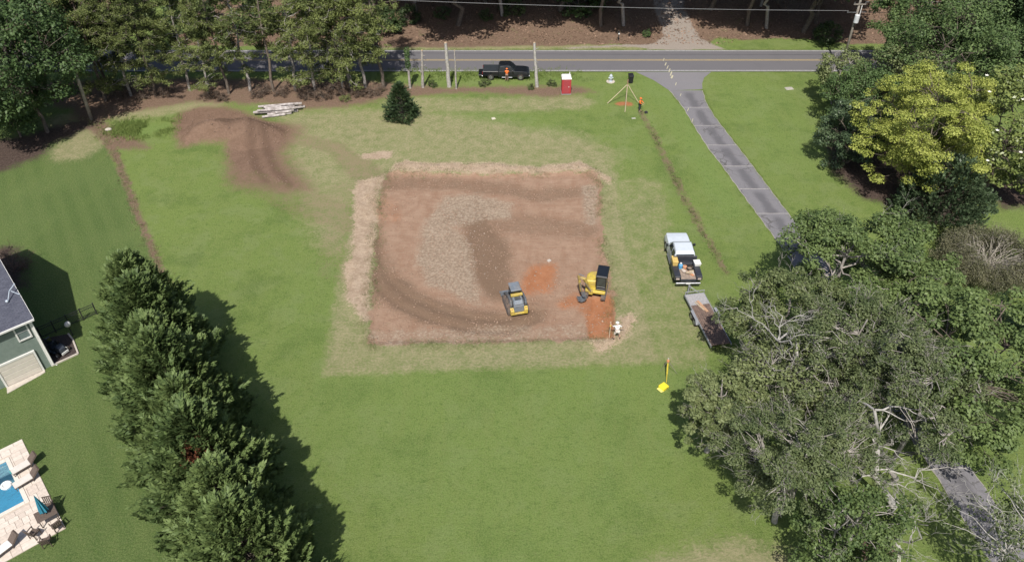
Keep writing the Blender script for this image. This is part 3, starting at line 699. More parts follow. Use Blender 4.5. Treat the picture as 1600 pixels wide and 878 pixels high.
# ---- right-hand trees
def rt(name, px, py, zc, seed, R, RZ, leafm, label, woodm=BARK, rz=0, trunk='trunk', **kw):
    sh = shape_tree(name, broadleaf(seed, R, RZ, zc, **kw), woodm, leafm)
    return plant(name, sh, under(px, py, zc), label, 'tree', rz, 1, None, trunk)
rt('yellow_tree', 1446, 200, 7.5, 21, 6.3, 5.6, LF_YEL, 'yellow-green feathery tree standing out among the dark trees', BARK, leaf=.18, clumps=300, per=200, hollow=.35, cr=(.09,.17), flat=.45, tr=.2, zmin=2.2, lobes=.3)
rt('roadside_tree', 1482, 72, 8.5, 22, 7.2, 5.8, LF_ROAD, 'broad fresh green tree by the road behind the yellow tree', leaf=.26, clumps=230, per=120, cr=(.13,.22))
rt('roadside_tree', 1430, 28, 9.0, 23, 4.8, 4.4, LF_ROAD, 'green tree beside the utility pole at the top right', leaf=.26, clumps=150, per=110, cr=(.13,.22))
rt('roadside_tree', 1400, 118, 6.0, 29, 4.2, 3.2, LF_OAK2, 'thin grey-green tree through which the road shows', leaf=.24, clumps=90, per=70, cr=(.13,.22))
rt('young_tree', 1318, 108, 4.6, 24, 3.1, 2.6, LF_OAK2, 'small multi-stemmed tree at the lawn edge beside the road', BARK_PALE, leaf=.22, clumps=80, per=80, cr=(.15,.25), stems=3, tr=.12)
rt('lawn_edge_tree', 1350, 152, 4.8, 25, 4.0, 3.6, LF_DEEP, 'dark green tree between the road and the yellow tree', leaf=.22, clumps=130, per=130)
rt('lawn_edge_tree', 1332, 205, 4.2, 26, 3.2, 3.4, LF_HOLLY, 'dark bluish tree on the lawn edge left of the yellow tree', leaf=.2, clumps=110, per=150)
mag = rt('magnolia_tree', 1580, 200, 7.0, 27, 6.0, 6.0, LF_MAG, 'glossy magnolia with white flowers at the right edge', leaf=.30, clumps=200, per=110, cr=(.12,.2))
FLOWER = M('white_petals', (.8,.78,.7), .6, .1, 6)
rngf = np.random.default_rng(5)
for i in range(16):
    a, e = rngf.uniform(2.6, 6.0), rngf.uniform(-.2, .9); d = Vector((math.cos(a)*math.cos(e), math.sin(a)*math.cos(e), math.sin(e)))
    c = Vector((0, 0, 7))+Vector((d.x*6.2, d.y*6.2, d.z*6.1)); b_ = MB()
    for k in range(6):
        q = k*math.pi/3; u = Vector((math.cos(q), math.sin(q), .35)); v = Vector((-math.sin(q), math.cos(q), 0))
        b_.add([c, c+u*.1+v*.07, c+u*.2+Vector((0, 0, .03)), c+u*.1-v*.07], [(0, 1, 2, 3)])
    b_.build('flower', FLOWER, mag)
sh_hol = shape_tree('holly_tree', conifer(28, 6.6, 4.2, 2300, 9, .8, .42, (.3, .16), up=1.1, skirt=1.3), BARK, LF_HOLLY)
plant('holly_tree', sh_hol, under(1478, 312, 2.6), 'rounded dark holly-like evergreen below the yellow tree', 'tree')
rt('oak_tree', 1325, 402, 6.0, 31, 5.6, 4.2, LF_OAK, 'leafy oak hanging over the lower end of the visible drive', BARK_PALE, leaf=.24, clumps=260, per=140, cr=(.09,.17), branch_show=.08, boughs=26)
rt('oak_tree', 1230, 488, 6.0, 32, 4.3, 3.4, LF_OAK2, 'leafy tree whose branches reach over the trailer', BARK_PALE, leaf=.19, clumps=180, per=160, cr=(.10,.18), branch_show=.2, boughs=16)
rt('oak_tree', 1124, 626, 5.4, 33, 3.3, 2.8, LF_OAK2, 'low leafy tree lobe beside the yellow case on the lawn', BARK_PALE, leaf=.19, clumps=160, per=150, cr=(.10,.19), branch_show=.15, boughs=13)
rt('oak_tree', 1345, 540, 8.2, 34, 5.6, 4.0, LF_DULL, 'large thinning tree with grey branches in the right-hand grove', BARK_PALE, leaf=.145, clumps=290, per=190, cr=(.07,.14), branch_show=.55, boughs=24)
rt('oak_tree', 1540, 585, 7.5, 35, 6.2, 5.0, LF_OAK, 'dense green oak at the right edge over the drive', BARK, leaf=.24, clumps=290, per=145, cr=(.08,.15), boughs=30)
rt('oak_tree', 1250, 708, 7.2, 36, 4.6, 3.6, LF_DULL, 'twiggy thin-leaved tree leaning out over the lower lawn', BARK_PALE, leaf=.14, clumps=270, per=165, cr=(.07,.15), branch_show=.65, boughs=20)
rt('oak_tree', 1448, 628, 8.5, 37, 3.8, 3.0, LF_DULL, 'sparse tree with brownish leaves beside the large dead limb', BARK_PALE, leaf=.14, clumps=140, per=120, cr=(.08,.17), branch_show=.6, boughs=12)
rt('oak_tree', 1330, 830, 5.5, 38, 3.0, 3.4, LF_OAK, 'dark green tree at the bottom right beside the wooden garden bed', BARK_PALE, leaf=.2, clumps=110, per=110, branch_show=.3)
rt('oak_tree', 1600, 835, 7.0, 39, 2.8, 2.4, LF_DULL, 'nearly bare tree over the drive in the bottom right corner', BARK_DEAD, leaf=.17, clumps=80, per=45, branch_show=.7, lobes=.4)
rt('oak_tree', 1420, 470, 5.4, 40, 5.0, 3.6, LF_OAK, 'green tree in the middle of the grove above the thinning tree', BARK, leaf=.23, clumps=190, per=125, cr=(.09,.17), boughs=18)
rt('oak_tree', 1235, 590, 5.6, 41, 3.8, 2.8, LF_OAK2, 'green tree between the trailer and the thinning tree', BARK_PALE, leaf=.21, clumps=110, per=95, branch_show=.4)
0 and rt('oak_tree', 1390, 720, 4.4, 42, 3.8, 2.6, LF_OAK, 'shaded low tree under the pale dead limb', BARK_PALE, leaf=.2, clumps=100, per=100, branch_show=.3)
# bleached dead limbs
def dead(name, base, tip, r, seed, label, subs=7, L=2.2, depth=3):
    rng = np.random.default_rng(seed); wd = Wood(); b0 = np.array(base); t0 = np.array(tip)-b0
    path = bend([0, 0, -.1], t0, rng, .05, 8, .03); wd.tube(path, r, r*.35, 8)
    t = thing(name, base, 0, label, 'dead tree'); link('trunk', wd.mesh('trunk', BARK_DEAD), t)
    for i in range(subs):
        q = path[rng.integers(3, 8)]; d = unit(rng.normal(size=3)+unit(t0)*.4+np.array([-.2, 0, .1])); lb = Wood(); twigs(lb, q, d, L*rng.uniform(.6, 1.1), r*.33, depth, rng, .55); link('bough', lb.mesh('bough', BARK_DEAD), t)
a = P(1352, 800, 0); b_ = P(1366, 640, 9.5)
dead('dead_tree', (a.x+1.5, a.y, 0), (b_.x, b_.y, b_.z), .27, 51, 'bleached white dead tree with a thick bare trunk in the grove', 9, 2.3, 4)
b2 = P(1180, 532, 8.5); a2 = P(1330, 640, 0)
dead('dead_tree', (a2.x, a2.y, 0), (b2.x+1.5, b2.y, b2.z), .22, 52, 'pale bare branches spreading above the trailer end of the grove', 8, 2.2, 4)
b3 = P(1545, 800, 8.0); a3 = P(1560, 900, 0)
dead('dead_tree', (a3.x, a3.y, 0), (b3.x, b3.y, b3.z), .13, 53, 'bare grey branching tree over the drive at lower right', 5, 1.5, 3)
b4 = P(1450, 820, 6.0); a4 = P(1385, 870, 0)
dead('dead_tree', (a4.x, a4.y, 0), (b4.x, b4.y, b4.z), .09, 54, 'thin bare limb reaching over the grass beside the garden bed', 6, 1.9, 3)
# twiggy weeping shrub
rng = np.random.default_rng(60); wd = Wood(); tips = []
for i in range(150):
    a = rng.uniform(0, 6.28); rr = 4.3*rng.uniform(.35, 1)**.6; ht = 3.6*(1-.55*(rr/4.3)**2)*rng.uniform(.8, 1.05)
    e = np.array([math.cos(a)*rr, math.sin(a)*rr*.85, ht]); wd.tube(bend([rng.normal()*.2, rng.normal()*.2, 0], e, rng, .05, 6, .16), .035, .014, 4)
    for k in range(5): twigs(wd, e*rng.uniform(.7, 1), unit(np.array([math.cos(a), math.sin(a), -.1])+rng.normal(size=3)*.7), .7, .012, 1, rng, .6, tips, 3)
tc = np.array([p for p, d in tips]); ci = np.repeat(np.arange(len(tc)), 18); pp = tc[ci]+rng.normal(size=(len(ci), 3))*.18
V, F = quads(pp, rng.normal(size=pp.shape)+np.array([0, 0, .6]), rng.uniform(.09, .18, len(ci)), rng.uniform(.05, .10, len(ci)), rng)
t = thing('weeping_shrub', under(1552, 402, 1.8), 0, 'grey twiggy weeping shrub, nearly bare, at the right edge', 'shrub')
link('branches', wd.mesh('branches', M('grey_twigs', (.34,.31,.26), .9, .3, 3)), t); link('leaves', fastmesh('leaves', V, F, leafmat('sparse_leaves', (.10,.105,.055), (.20,.19,.11), .15, .5)), t)

# ---- left corner and the pines in front of the road
big = [shape_tree('shade_tree', broadleaf(61+k, 6.5, 6.0, 8.5, leaf=.3, clumps=230, per=110, cr=(.13,.22), lobes=.3), BARK, LF_DEEP) for k in range(2)]
for i, (px, py, zc, s, lab) in enumerate(((22,84,9.5,1.04,'large dark shade tree in the top left corner'),(-50,55,9,1.1,'dark tree cut off by the left edge at the top'),(-2,138,6.0,.68,'smaller dark tree under the large one in the top left corner'),(118,-5,11,.9,'dark tree behind the large corner tree beside the road'))):
    p = under(px, py, zc); plant('shade_tree', big[i % 2], p, lab, 'tree', i*2.1, (s, s, s*zc/8.5 if s > .8 else s))
p = P(-150, 268); plant('shade_tree', big[0], (p.x, p.y, 0), 'tree just outside the left edge that shades the mulch bed', 'tree', 1.0, .8)
pin = [shape_tree('pine_tree', pine(81+k, (17, 15, 18, 16)[k], (1.6, 2.6, 5.0, 1.4)[k], (4.6, 3.6, 3.4, 4.2)[k], (480, 300, 220, 430)[k], 48), BARK_PALE if k % 2 else BARK, LF_PINE, 'crown') for k in range(4)]
pines = [(165,158,0,1.0),(205,150,3,.95),(243,150,0,.9),(297,142,1,.9),(326,146,3,.8),(358,147,2,.95),(391,142,1,1.0),(428,143,2,.95),(462,142,1,.95),(492,141,3,1.0),(520,139,0,.95),(548,138,3,1.02),(571,137,1,1.0),(599,138,2,1.1)]
for i, (px, py, k, s) in enumerate(pines):
    plant('pine_tree', pin[k], G(px, py), 'roadside pine in the line above the dirt heap, %s from the left' % ordn[i], 'tree', i*2.37, s, 'pines along the road')
bt = shape_tree('leafless_tree', broadleaf(90, 2.6, 4.5, 8.0, leaf=.16, clumps=60, per=25, branch_show=1.0, tr=.16), BARK_DEAD, LF_DULL)
plant('leafless_tree', bt, G(536, 140), 'grey leafless tree among the roadside pines', 'tree')
# ---- woodland across the road
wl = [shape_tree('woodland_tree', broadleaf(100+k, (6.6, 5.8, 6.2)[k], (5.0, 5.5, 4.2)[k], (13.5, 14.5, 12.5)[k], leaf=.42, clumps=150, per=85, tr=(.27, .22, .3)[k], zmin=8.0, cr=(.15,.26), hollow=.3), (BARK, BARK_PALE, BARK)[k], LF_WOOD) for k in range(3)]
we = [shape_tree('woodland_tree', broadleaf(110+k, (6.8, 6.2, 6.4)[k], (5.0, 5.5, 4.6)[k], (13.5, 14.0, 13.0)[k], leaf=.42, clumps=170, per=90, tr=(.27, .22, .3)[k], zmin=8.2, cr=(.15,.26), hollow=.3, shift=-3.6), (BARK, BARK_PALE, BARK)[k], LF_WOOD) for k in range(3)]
vis = [(612,14),(651,24),(716,43),(759,18),(785,32),(874.5,26),(938.5,45),(974,44),(1108,26),(1167,44),(1197,47),(1255,52),(1274,41)]
for i, (px, py) in enumerate(vis):
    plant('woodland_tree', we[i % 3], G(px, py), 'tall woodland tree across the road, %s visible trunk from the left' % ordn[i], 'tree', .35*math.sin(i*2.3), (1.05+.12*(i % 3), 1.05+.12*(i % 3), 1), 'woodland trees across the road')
rng = np.random.default_rng(7)
for i in range(80):
    x = rng.uniform(-88, 96); y = rng.uniform(111, 138)
    if 15 < x < 30 and y < 136: continue
    if x < -36 and y < (134 if x > -62 else 124): continue
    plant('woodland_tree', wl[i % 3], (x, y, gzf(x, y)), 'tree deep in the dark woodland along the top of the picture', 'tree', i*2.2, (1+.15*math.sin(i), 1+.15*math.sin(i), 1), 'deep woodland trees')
low = [shape_tree('undergrowth_bush', broadleaf(120+k, 1.9, 1.5, 1.2, leaf=.24, clumps=45, per=60, tr=.05, zmin=.1, cr=(.2,.35)), BARK, (LF_BUSH, LF_WOOD, LF_DEEP)[k], 'foliage') for k in range(3)]
bush = [(800,30,0,.9,'bright green bush beside a trunk in the woods across the road'),(692,33,0,.6,'small green bush left of a woodland trunk'),(760,36,0,.55,'low bush between two woodland trunks'),(640,40,1,.9,'dark bush at the wood edge across the road on the left'),(905,30,2,1.6,'tall dark bush in the woods left of the gravel track'),(930,18,1,1.6,'large dark bush behind the one left of the gravel track'),(600,52,1,1.3,'dark bush at the wood edge behind the last pine'),(1010,58,2,.35,'little dark shrub on the left side of the gravel track'),(1290,66,1,1.0,'dark bush by the road near the small multi-stemmed tree'),
        (215,40,0,1.4,'light green bush across the road behind the pines'),(300,48,1,1.8,'dark green bush across the road behind the pines'),(400,50,1,1.8,'large bush behind the middle pines across the road'),(480,52,1,1.6,'bush across the road behind the grey leafless tree')]
for i, (px, py, k, s, lab) in enumerate(bush): plant('undergrowth_bush', low[k], G(px, py), lab, 'bush', i*1.3, s, 'undergrowth bushes', 'stems')
dk = [(1590,70,5.5,1.2,'dark evergreen mass across the road at the right edge'),(1605,30,6,1.3,'dark evergreen behind the one at the right edge'),(1560,-5,8,1.3,'dark evergreen at the top right corner')]
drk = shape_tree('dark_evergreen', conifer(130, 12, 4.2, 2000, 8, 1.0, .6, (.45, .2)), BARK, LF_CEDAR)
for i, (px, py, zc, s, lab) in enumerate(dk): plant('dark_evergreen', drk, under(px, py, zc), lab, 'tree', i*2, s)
# small cedar on the grass
ced = shape_tree('cedar_tree', conifer(140, 4.2, 1.9, 900, 9, .6, .8, (.26, .10), up=.35), BARK, LF_CEDAR)
plant('cedar_tree', ced, G(628, 184), 'small conical dark green cedar alone on the grass near the road', 'tree')
# topped trunks
def topped(name, base, top, z1, r, seed, label, mat, stubs=0, ivy=False, jag=False):
    b0 = G(*base); tt = P(top[0], top[1], z1); rng = np.random.default_rng(seed)
    rel = np.array([tt.x-b0.x, min(max(tt.y-b0.y, -.4), .4), z1]); wd = Wood()
    path = bend([0, 0, -.1], rel, rng, .003, 8); wd.tube(path, r*1.15, r*.72, 9)
    t = thing(name, b0, 0, label, 'tree trunk', 'topped trunks by the road')
    link('trunk', wd.mesh('trunk', mat), t)
    MB().tube([tuple(path[-1]-np.array([0, 0, .06])), tuple(path[-1]+np.array([0, 0, .02]))], [r*.74, r*.66], 9).build('cut_top', M('cut_wood', (.52,.38,.25), .8, .2, 8), t)
    if stubs:
        s2 = Wood()
        for i in range(stubs):
            q = path[rng.integers(2, 7)]; a = rng.uniform(0, 6.28); s2.tube([q, q+np.array([math.cos(a)*.5, math.sin(a)*.5, .15])], .05, .03, 5)
        link('branch_stubs', s2.mesh('branch_stubs', mat), t)
    if ivy:
        rr = rng.uniform(.55, 1, 900); q = path[0]+(path[-1]-path[0])*rr[:, None]; off = unit(rng.normal(size=(900, 3)))*rng.uniform(.1, .4, 900)[:, None]
        V, F = quads(q+off, off+np.array([0, 0, .3]), .2, .14, rng); link('ivy', fastmesh('ivy', V, F, LF_DEEP), t)
topped('topped_trunk', (641,138), (635,76), 5.2, .15, 1, 'topped trunk with green ivy on its top, left of the bare ones', BARK_PALE, 3, True)
topped('topped_trunk', (661,137), (659,79), 4.9, .17, 2, 'mottled dark topped trunk right of the ivy-topped one', BARK_PALE, 6)
topped('topped_trunk', (702,136), (696,67), 5.8, .24, 3, 'thick pale grey topped trunk, the left of a close pair', BARK_DEAD, 0)
topped('topped_trunk', (713,139), (710,79), 5.0, .11, 4, 'thin topped trunk right beside the thick pale one', BARK_PALE, 0)
topped('topped_trunk', (839,136), (835,67), 5.7, .20, 5, 'pale blotched topped trunk in front of the black pickup nose', BARK_DEAD, 4)
# brush along the tree line
br = [shape_tree('brush_clump', broadleaf(150+k, 1.6, .9, .7, leaf=.16, clumps=40, per=40, tr=.04, zmin=.05, cr=(.2,.35), branch_show=.6), BARK, (LF_BROWN, LF_PINE)[k], 'leaves') for k in range(2)]
rng = np.random.default_rng(17)
BR = [(190,152),(222,154),(255,150),(330,152),(348,156),(405,150),(440,148),(476,152),(505,154),(540,158),(560,150),(585,147),(415,142),(530,146)]
for i, (px, py) in enumerate(BR):
    plant('brush_clump', br[0 if i != 9 else 1], G(px, py), 'low brown brush at the feet of the roadside pines, %s clump from the left' % ordn[sorted(BR, key=lambda q: q[0]).index((px, py))], 'brush', i*1.1, rng.uniform(.45, .85), 'brown brush under the pines', 'stems')
for i, (px, py, s, lab) in enumerate([(862,134,.3,'tiny weed clump left of the portable toilet'),(757,134,.35,'grey weed clump below the pickup tailgate'),(830,139,.25,'small weed clump left of the blotched trunk'),(676,135,.3,'weed clump between the topped trunks')]):
    plant('weed_clump', low[0], G(px, py), lab, 'weeds', i, s, None, 'stems')

# ================================================================ house, pool and left side
SIDING = None
def siding():
    m, t, b, out = newmat('green_lap_siding'); co = objco(t)
    sx = t.nodes.new('ShaderNodeSeparateXYZ'); t.links.new(co, sx.inputs[0])
    s = mth(t, 'FRACT', mth(t, 'MULTIPLY', sx.outputs[2], 1/.16))
    c = mixcol(t, mrange(t, noise(t, co, 3, 5), .3, .7), (.135,.175,.150), (.165,.205,.178))
    t.links.new(c, b.inputs['Base Color']); b.inputs['Roughness'].default_value = .6
    bump(t, b, mth(t, 'SUBTRACT', 1.0, s), 1.0, .03); return m
def shingles():
    m, t, b, out = newmat('blue_grey_shingles'); co = t.nodes.new('ShaderNodeTexCoord').outputs['UV']; oc = objco(t)
    br = t.nodes.new('ShaderNodeTexBrick'); t.links.new(co, br.inputs['Vector']); br.inputs['Scale'].default_value = 1
    br.inputs['Color1'].default_value = (.055,.060,.085, 1); br.inputs['Color2'].default_value = (.085,.090,.12, 1); br.inputs['Mortar'].default_value = (.035,.037,.05, 1)
    br.inputs['Brick Width'].default_value = .33; br.inputs['Row Height'].default_value = .14; br.inputs['Mortar Size'].default_value = .008
    c = mixcol(t, mrange(t, noise(t, oc, 9, 4, .8), .4, .75, 0, .5), br.outputs[0], (.12,.125,.155))
    t.links.new(c, b.inputs['Base Color']); b.inputs['Roughness'].default_value = .95; bump(t, b, br.outputs['Fac'], .5, .01); return m
TRIM = M('white_trim', (.72,.71,.68), .5, .06, 4); SID = siding(); SHG = shingles()
DOORW = M('cream_door', (.62,.57,.50), .5, .06, 3)
house = thing('house', HB, math.atan2(HU.y, HU.x), 'green sided house with blue-grey shingle roof and garage door at the left edge', 'house')
# local axes: x along the front to the left, y = towards the viewer side (front normal is +y), back is -y
HN = Vector((-HU.y, HU.x, 0))                            # local +y in world
if HN.dot(Vector((.6,-.8,0))) < 0: pass
def Wl(px, py):
    """pixel on the front wall plane -> (x along front, height)"""
    a, b_ = (px-800)/F_PX, (py-439)/F_PX
    d = Vector((a, CT-b_*ST, -ST-b_*CT)); o = Vector((0, 0, CAM_H))
    t_ = (HB-o).dot(HN)/d.dot(HN); p = o+d*t_
    return (p-HB).dot(HU), p.z
EZ, RZh, DEP, LEN, OV = 5.15, 8.3, 14.4, 13.0, .35
BK = -1                                                   # the back lies along local -y
wl_ = MB()
prof = [(0, 0), (-DEP, 0), (-DEP, EZ), (-DEP/2, RZh-.15), (0, EZ)]
wl_.loft([[(0, y, z) for y, z in prof], [(LEN, y, z) for y, z in prof]]).build('wall', SID, house)
gx1, _ = Wl(65.5, 576.5); gx0, _ = Wl(11, 601); _, gt = Wl(51, 549.5)
lo, hi = min(gx0, gx1), max(gx0, gx1); gt = min(max(gt, 2.0), 2.5)
door = MB().box(((lo+hi)/2, .02, gt/2), (hi-lo, .06, gt)).build('garage_door', DOORW, house)
for i in range(4):
    MB().box(((lo+hi)/2, .07, gt*(i+.5)/4), (hi-lo-.06, .05, gt/4-.035)).build('panel', DOORW, door, .012)
fr = MB()
for x in (lo-.07, hi+.07): fr.box((x, .07, gt/2), (.14, .12, gt))
fr.box(((lo+hi)/2, .07, gt+.08), (hi-lo+.28, .12, .16)).build('door_trim', TRIM, house)
c4 = [Wl(18.5,511), Wl(38.5,502.5), Wl(48.5,525), Wl(30,532.5)]
wx = [c[0] for c in c4]; wz = [c[1] for c in c4]; x0, x1, z0, z1 = min(wx), max(wx), sorted(wz)[0], sorted(wz)[-1]
x0, x1, z0, z1 = (c4[1][0]+c4[2][0])/2, (c4[0][0]+c4[3][0])/2, (c4[2][1]+c4[3][1])/2, (c4[0][1]+c4[1][1])/2
win = MB()
for x in (x0, x1): win.box((x, .05, (z0+z1)/2), (.11, .1, z1-z0+.11))
for z in (z0, z1): win.box(((x0+x1)/2, .052, z), (x1-x0-.11, .1, .11))
win = win.build('window', TRIM, house)
PANE = M('window_glass', (.16,.20,.20), .08, .1, 2)
zm = (z0+z1)/2
for a, b_ in ((z0+.05, zm-.03), (zm+.03, z1-.05)): MB().box(((x0+x1)/2, .03, (a+b_)/2), (x1-x0-.1, .03, b_-a)).build('pane', PANE, win)
MB().box(((x0+x1)/2, .045, zm), (x1-x0-.11, .07, .06)).build('sash', TRIM, win)
MB().box((-.003, .0, EZ/2-.1), (.16, .16, EZ-.2)).build('corner_trim', TRIM, house)
sl_ = (RZh-EZ)/(DEP/2)
def slope(y0, z0, y1, z1, nm):
    V = [(-OV, y0, z0), (LEN, y0, z0), (LEN, y1, z1), (-OV, y1, z1)]; V += [(a, b_, c-.14) for a, b_, c in V]
    me = bpy.data.meshes.new(nm); me.from_pydata(V, [], [(0,1,2,3),(7,6,5,4),(0,4,5,1),(1,5,6,2),(2,6,7,3),(3,7,4,0)]); me.materials.append(SHG)
    uv = me.uv_layers.new(name='UVMap')
    for l in me.loops:
        v = V[l.vertex_index]; uv.data[l.index].uv = (v[0], (v[1]-y0)*1.09)
    return link(nm, me, house)
roof = slope(OV, EZ-OV*sl_+.12, -DEP/2, RZh+.12, 'roof'); slope(-DEP-OV, EZ-OV*sl_+.12, -DEP/2, RZh+.12, 'roof')
MB().box((LEN/2-OV/2, OV+.05, EZ-OV*sl_+.05), (LEN+OV, .11, .14)).build('gutter', TRIM, house)
MB().loft([[(-OV-.03, OV, EZ-OV*sl_-.06), (-OV-.03, OV, EZ-OV*sl_+.13), (-OV-.03, -DEP/2, RZh+.13), (-OV-.03, -DEP/2, RZh-.06)], [(-OV-.005, OV, EZ-OV*sl_-.06), (-OV-.005, OV, EZ-OV*sl_+.13), (-OV-.005, -DEP/2, RZh+.13), (-OV-.005, -DEP/2, RZh-.06)]]).build('rake_board', TRIM, house)
MB().tube([(-.12, .12, EZ-.3), (-.12, .12, .15), (-.3, .25, .06)], .045, 6).build('downspout', TRIM, house)
BLU = M('pale_blue_metal', (.55,.62,.70), .35, .1, 4, metal=.3)
ant = MB(); ax_, ay_ = .15, -1.9; az_ = EZ+1.9*sl_+.12
ant.tube([(ax_+.4, ay_+.3, az_-.05), (ax_, ay_, az_+.55)], .035, 6).tube([(ax_, ay_, az_+.55), (ax_-.55, ay_-.35, az_+.75)], .04, 6).tube([(ax_-.1, ay_, az_+.5), (ax_-.5, ay_+.5, az_+.25)], .03, 6).ball((ax_+.45, ay_+.3, az_+.0), .12)
ant.build('roof_aerial', BLU, house)
CONC = M('pale_concrete', (.50,.45,.39), .9, .15, 4)
MB().poly([(lo-.15, .14), (hi+.1, .14), (hi+.25, .85), (hi-.4, .75), (lo+.3, .5), (lo-.1, .4)], -.02, .05).build('door_apron', CONC, house)
# planting bed beside the gable with its edging
bp = [P(82,571.5), P(122.5,553), P(114,531), P(107,522), P(66,530)]
bed = thing('planting_bed', (0, 0, 0), 0, 'dark mulch bed with pale edging beside the green house', 'planting bed')
MB().poly([(p.x, p.y) for p in bp], -.02, .05).build('mulch', M('dark_mulch', (.060,.044,.040), .95, .4, 7, bmp=.03), bed)
for i in (0, 1, 2): 
    a, b_ = bp[i], bp[i+1]; d = (b_-a); MB().box(((a.x+b_.x)/2, (a.y+b_.y)/2, .05), (d.length, .13, .14), math.atan2(d.y, d.x)).build('edging', CONC, bed, .01)
# low metal fence from the house to the cypresses
fence = thing('metal_fence', (0, 0, 0), 0, 'low black metal fence between the house and the cypress row', 'fence')
FB = M('black_metal', (.03,.03,.032), .45, .2, 4); f0, f1 = P(66,529), P(152,491)
fd = f1-f0; fl_ = fd.length; fa = math.atan2(fd.y, fd.x); nposts = 5
for i in range(nposts):
    q = f0+fd*(i/(nposts-1)); MB().box((q.x, q.y, .65), (.09, .09, 1.3), fa).build('post', FB, fence, .008)
for z in (.2, .95, 1.18): MB().box(((f0.x+f1.x)/2, (f0.y+f1.y)/2, z), (fl_, .035, .045), fa).build('rail', FB, fence)
pk = MB(); n = int(fl_/.12)
for i in range(n):
    q = f0+fd*((i+.5)/n); pk.box((q.x, q.y, .62), (.018, .018, 1.12), fa)
tag(pk.build('pickets', FB, fence), kind='stuff')
gl = thing('globe_light', P(114,531)+Vector((-.2,.5,0)), 0, 'pale round globe lamp on a post at the fence', 'lamp')
MB().tube([(0,0,0),(0,0,1.0)], .04, 8).build('post', FB, gl); MB().tube([(0,0,1.0),(0,0,1.06)], .1, 10).build('collar', FB, gl)
MB().ball((0,0,1.28), .25, 14, 9).build('globe', M('pale_globe', (.6,.59,.57), .4, .08, 3), gl, smooth_=True)
# riding mower parked on the bed
mw = thing('riding_mower', (P(90,548).x, P(90,548).y, .05), math.radians(-28), 'black and silver riding mower parked on the dark bed', 'mower')
DKP = M('dark_blue_grey_paint', (.04,.046,.06), .35, .2, 4)
MB().loft([[(x, -w_, z0_), (x, w_, z0_), (x, w_*.9, z1_), (x, -w_*.9, z1_)] for x, w_, z0_, z1_ in ((.15,.28,.3,.62),(.5,.3,.3,.74),(.95,.26,.3,.68),(1.02,.18,.34,.5))]).build('hood', DKP, mw, .03)
MB().box((-.2,0,.32), (1.0,.5,.1)).box((-.45,0,.45), (.4,.52,.2)).build('frame', DKP, mw, .02)
MB().poly([(.55,.35),(.35,.55),(-.35,.55),(-.5,.35),(-.5,-.35),(-.35,-.55),(.35,-.55),(.55,-.35)], .12, .28).build('mower_deck', BLACK, mw, .02)
MB().box((-.4,0,.62), (.42,.46,.12)).box((-.62,0,.86), (.12,.46,.5), 0, 0, -.2).build('seat', BLACK, mw, .04)
for x, r, wd_ in ((-.55,.26,.2),(.75,.19,.14)):
    for s in (-1, 1):
        wh = MB().tube([(x, s*(.5-wd_/2), r), (x, s*(.5+wd_/2), r)], r, 14).build('wheel', RUBBER, mw, .02); MB().tube([(x, s*.5, r), (x, s*(.51+wd_/2), r)], r*.5, 10).build('rim', WHITE, wh)
MB().tube([(.2,0,.6),(.02,0,.95)], .025, 6).tube([(.02+.17*math.cos(a)*.5, .17*math.sin(a), .95+.17*math.cos(a)*.8) for a in np.linspace(0, 6.28, 13)], .015, 5).build('steering_wheel', BLACK, mw)
MB().box((1.1,0,.3), (.06,.6,.2)).box((.95,.3,.55), (.3,.03,.04)).build('bumper_guard', WHITE, mw, .01)
# ---- pool deck
DM = Matrix(((HU.x, HV.x, 0), (HU.y, HV.y, 0), (0, 0, 1)))
def DW(u, v, z=0.0): return DB+DM@Vector((u, v, z))
va = dloc(37, 685)[1]; UMAX = 13.0
ang = math.atan2(HU.y, HU.x)
deck = bpy.data.objects.new('patio', None); C.objects.link(deck); deck.location = DB; tag(deck, kind='structure'); deck.rotation_euler = (0, 0, ang)
# local frame of the patio: x = u, y = -v  (HV is the local -y)
GROUT = M('patio_joint_sand', (.50,.43,.36), .95, .15, 6); 
p0, p1, q0, q1 = POOL
base = MB()
for (a, b_, c, d) in ((0, p0, 0, va), (p1, UMAX, 0, va), (p0, p1, 0, q0), (p0, p1, q1, va)):
    base.box(((a+b_)/2, -(c+d)/2, -.01), (b_-a, d-c, .06))
base.build('paving_bed', GROUT, deck)
TL = [M('travertine_%s' % 'abcd'[i], tuple(min(.8,v*1.12) for v in c), .75, .08, 5, col2=c2) for i, (c, c2) in enumerate((((.60,.525,.455),(.56,.48,.41)),((.63,.56,.49),(.58,.51,.44)),((.57,.49,.42),(.50,.43,.37)),((.50,.42,.36),(.57,.50,.43))))]
ub = MB().box((0, 0, 0), (1, 1, 1)); tm = []
for m in TL:
    o = ub.build('tile', m); tm.append(o.data); bpy.data.objects.remove(o)
rnd = random.Random(8); v = 0.0
while v < va-.1:
    hgt = min(rnd.choice((.42,.62,.62,.8)), va-v); u = 0.0
    while u < 7.2:
        L = rnd.choice((.42,.62,.62,.95)); 
        if not (u+L > p0-.28 and v+hgt > q0-.28 and v < q1+.28):
            o = link('tile', tm[rnd.choices((0,1,2,3), (5,5,2,1))[0]], deck); o.location = (u+L/2, -(v+hgt/2), .03+rnd.uniform(0,.006)); o.scale = (L-.022, hgt-.022, .05)
        elif u+L > p0-.28 and u < p0-.3:
            L = p0-.29-u
            if L > .08:
                o = link('tile', tm[rnd.randint(0,1)], deck); o.location = (u+L/2, -(v+hgt/2), .032); o.scale = (L-.022, hgt-.022, .05)
            break
        u += L
    v += hgt
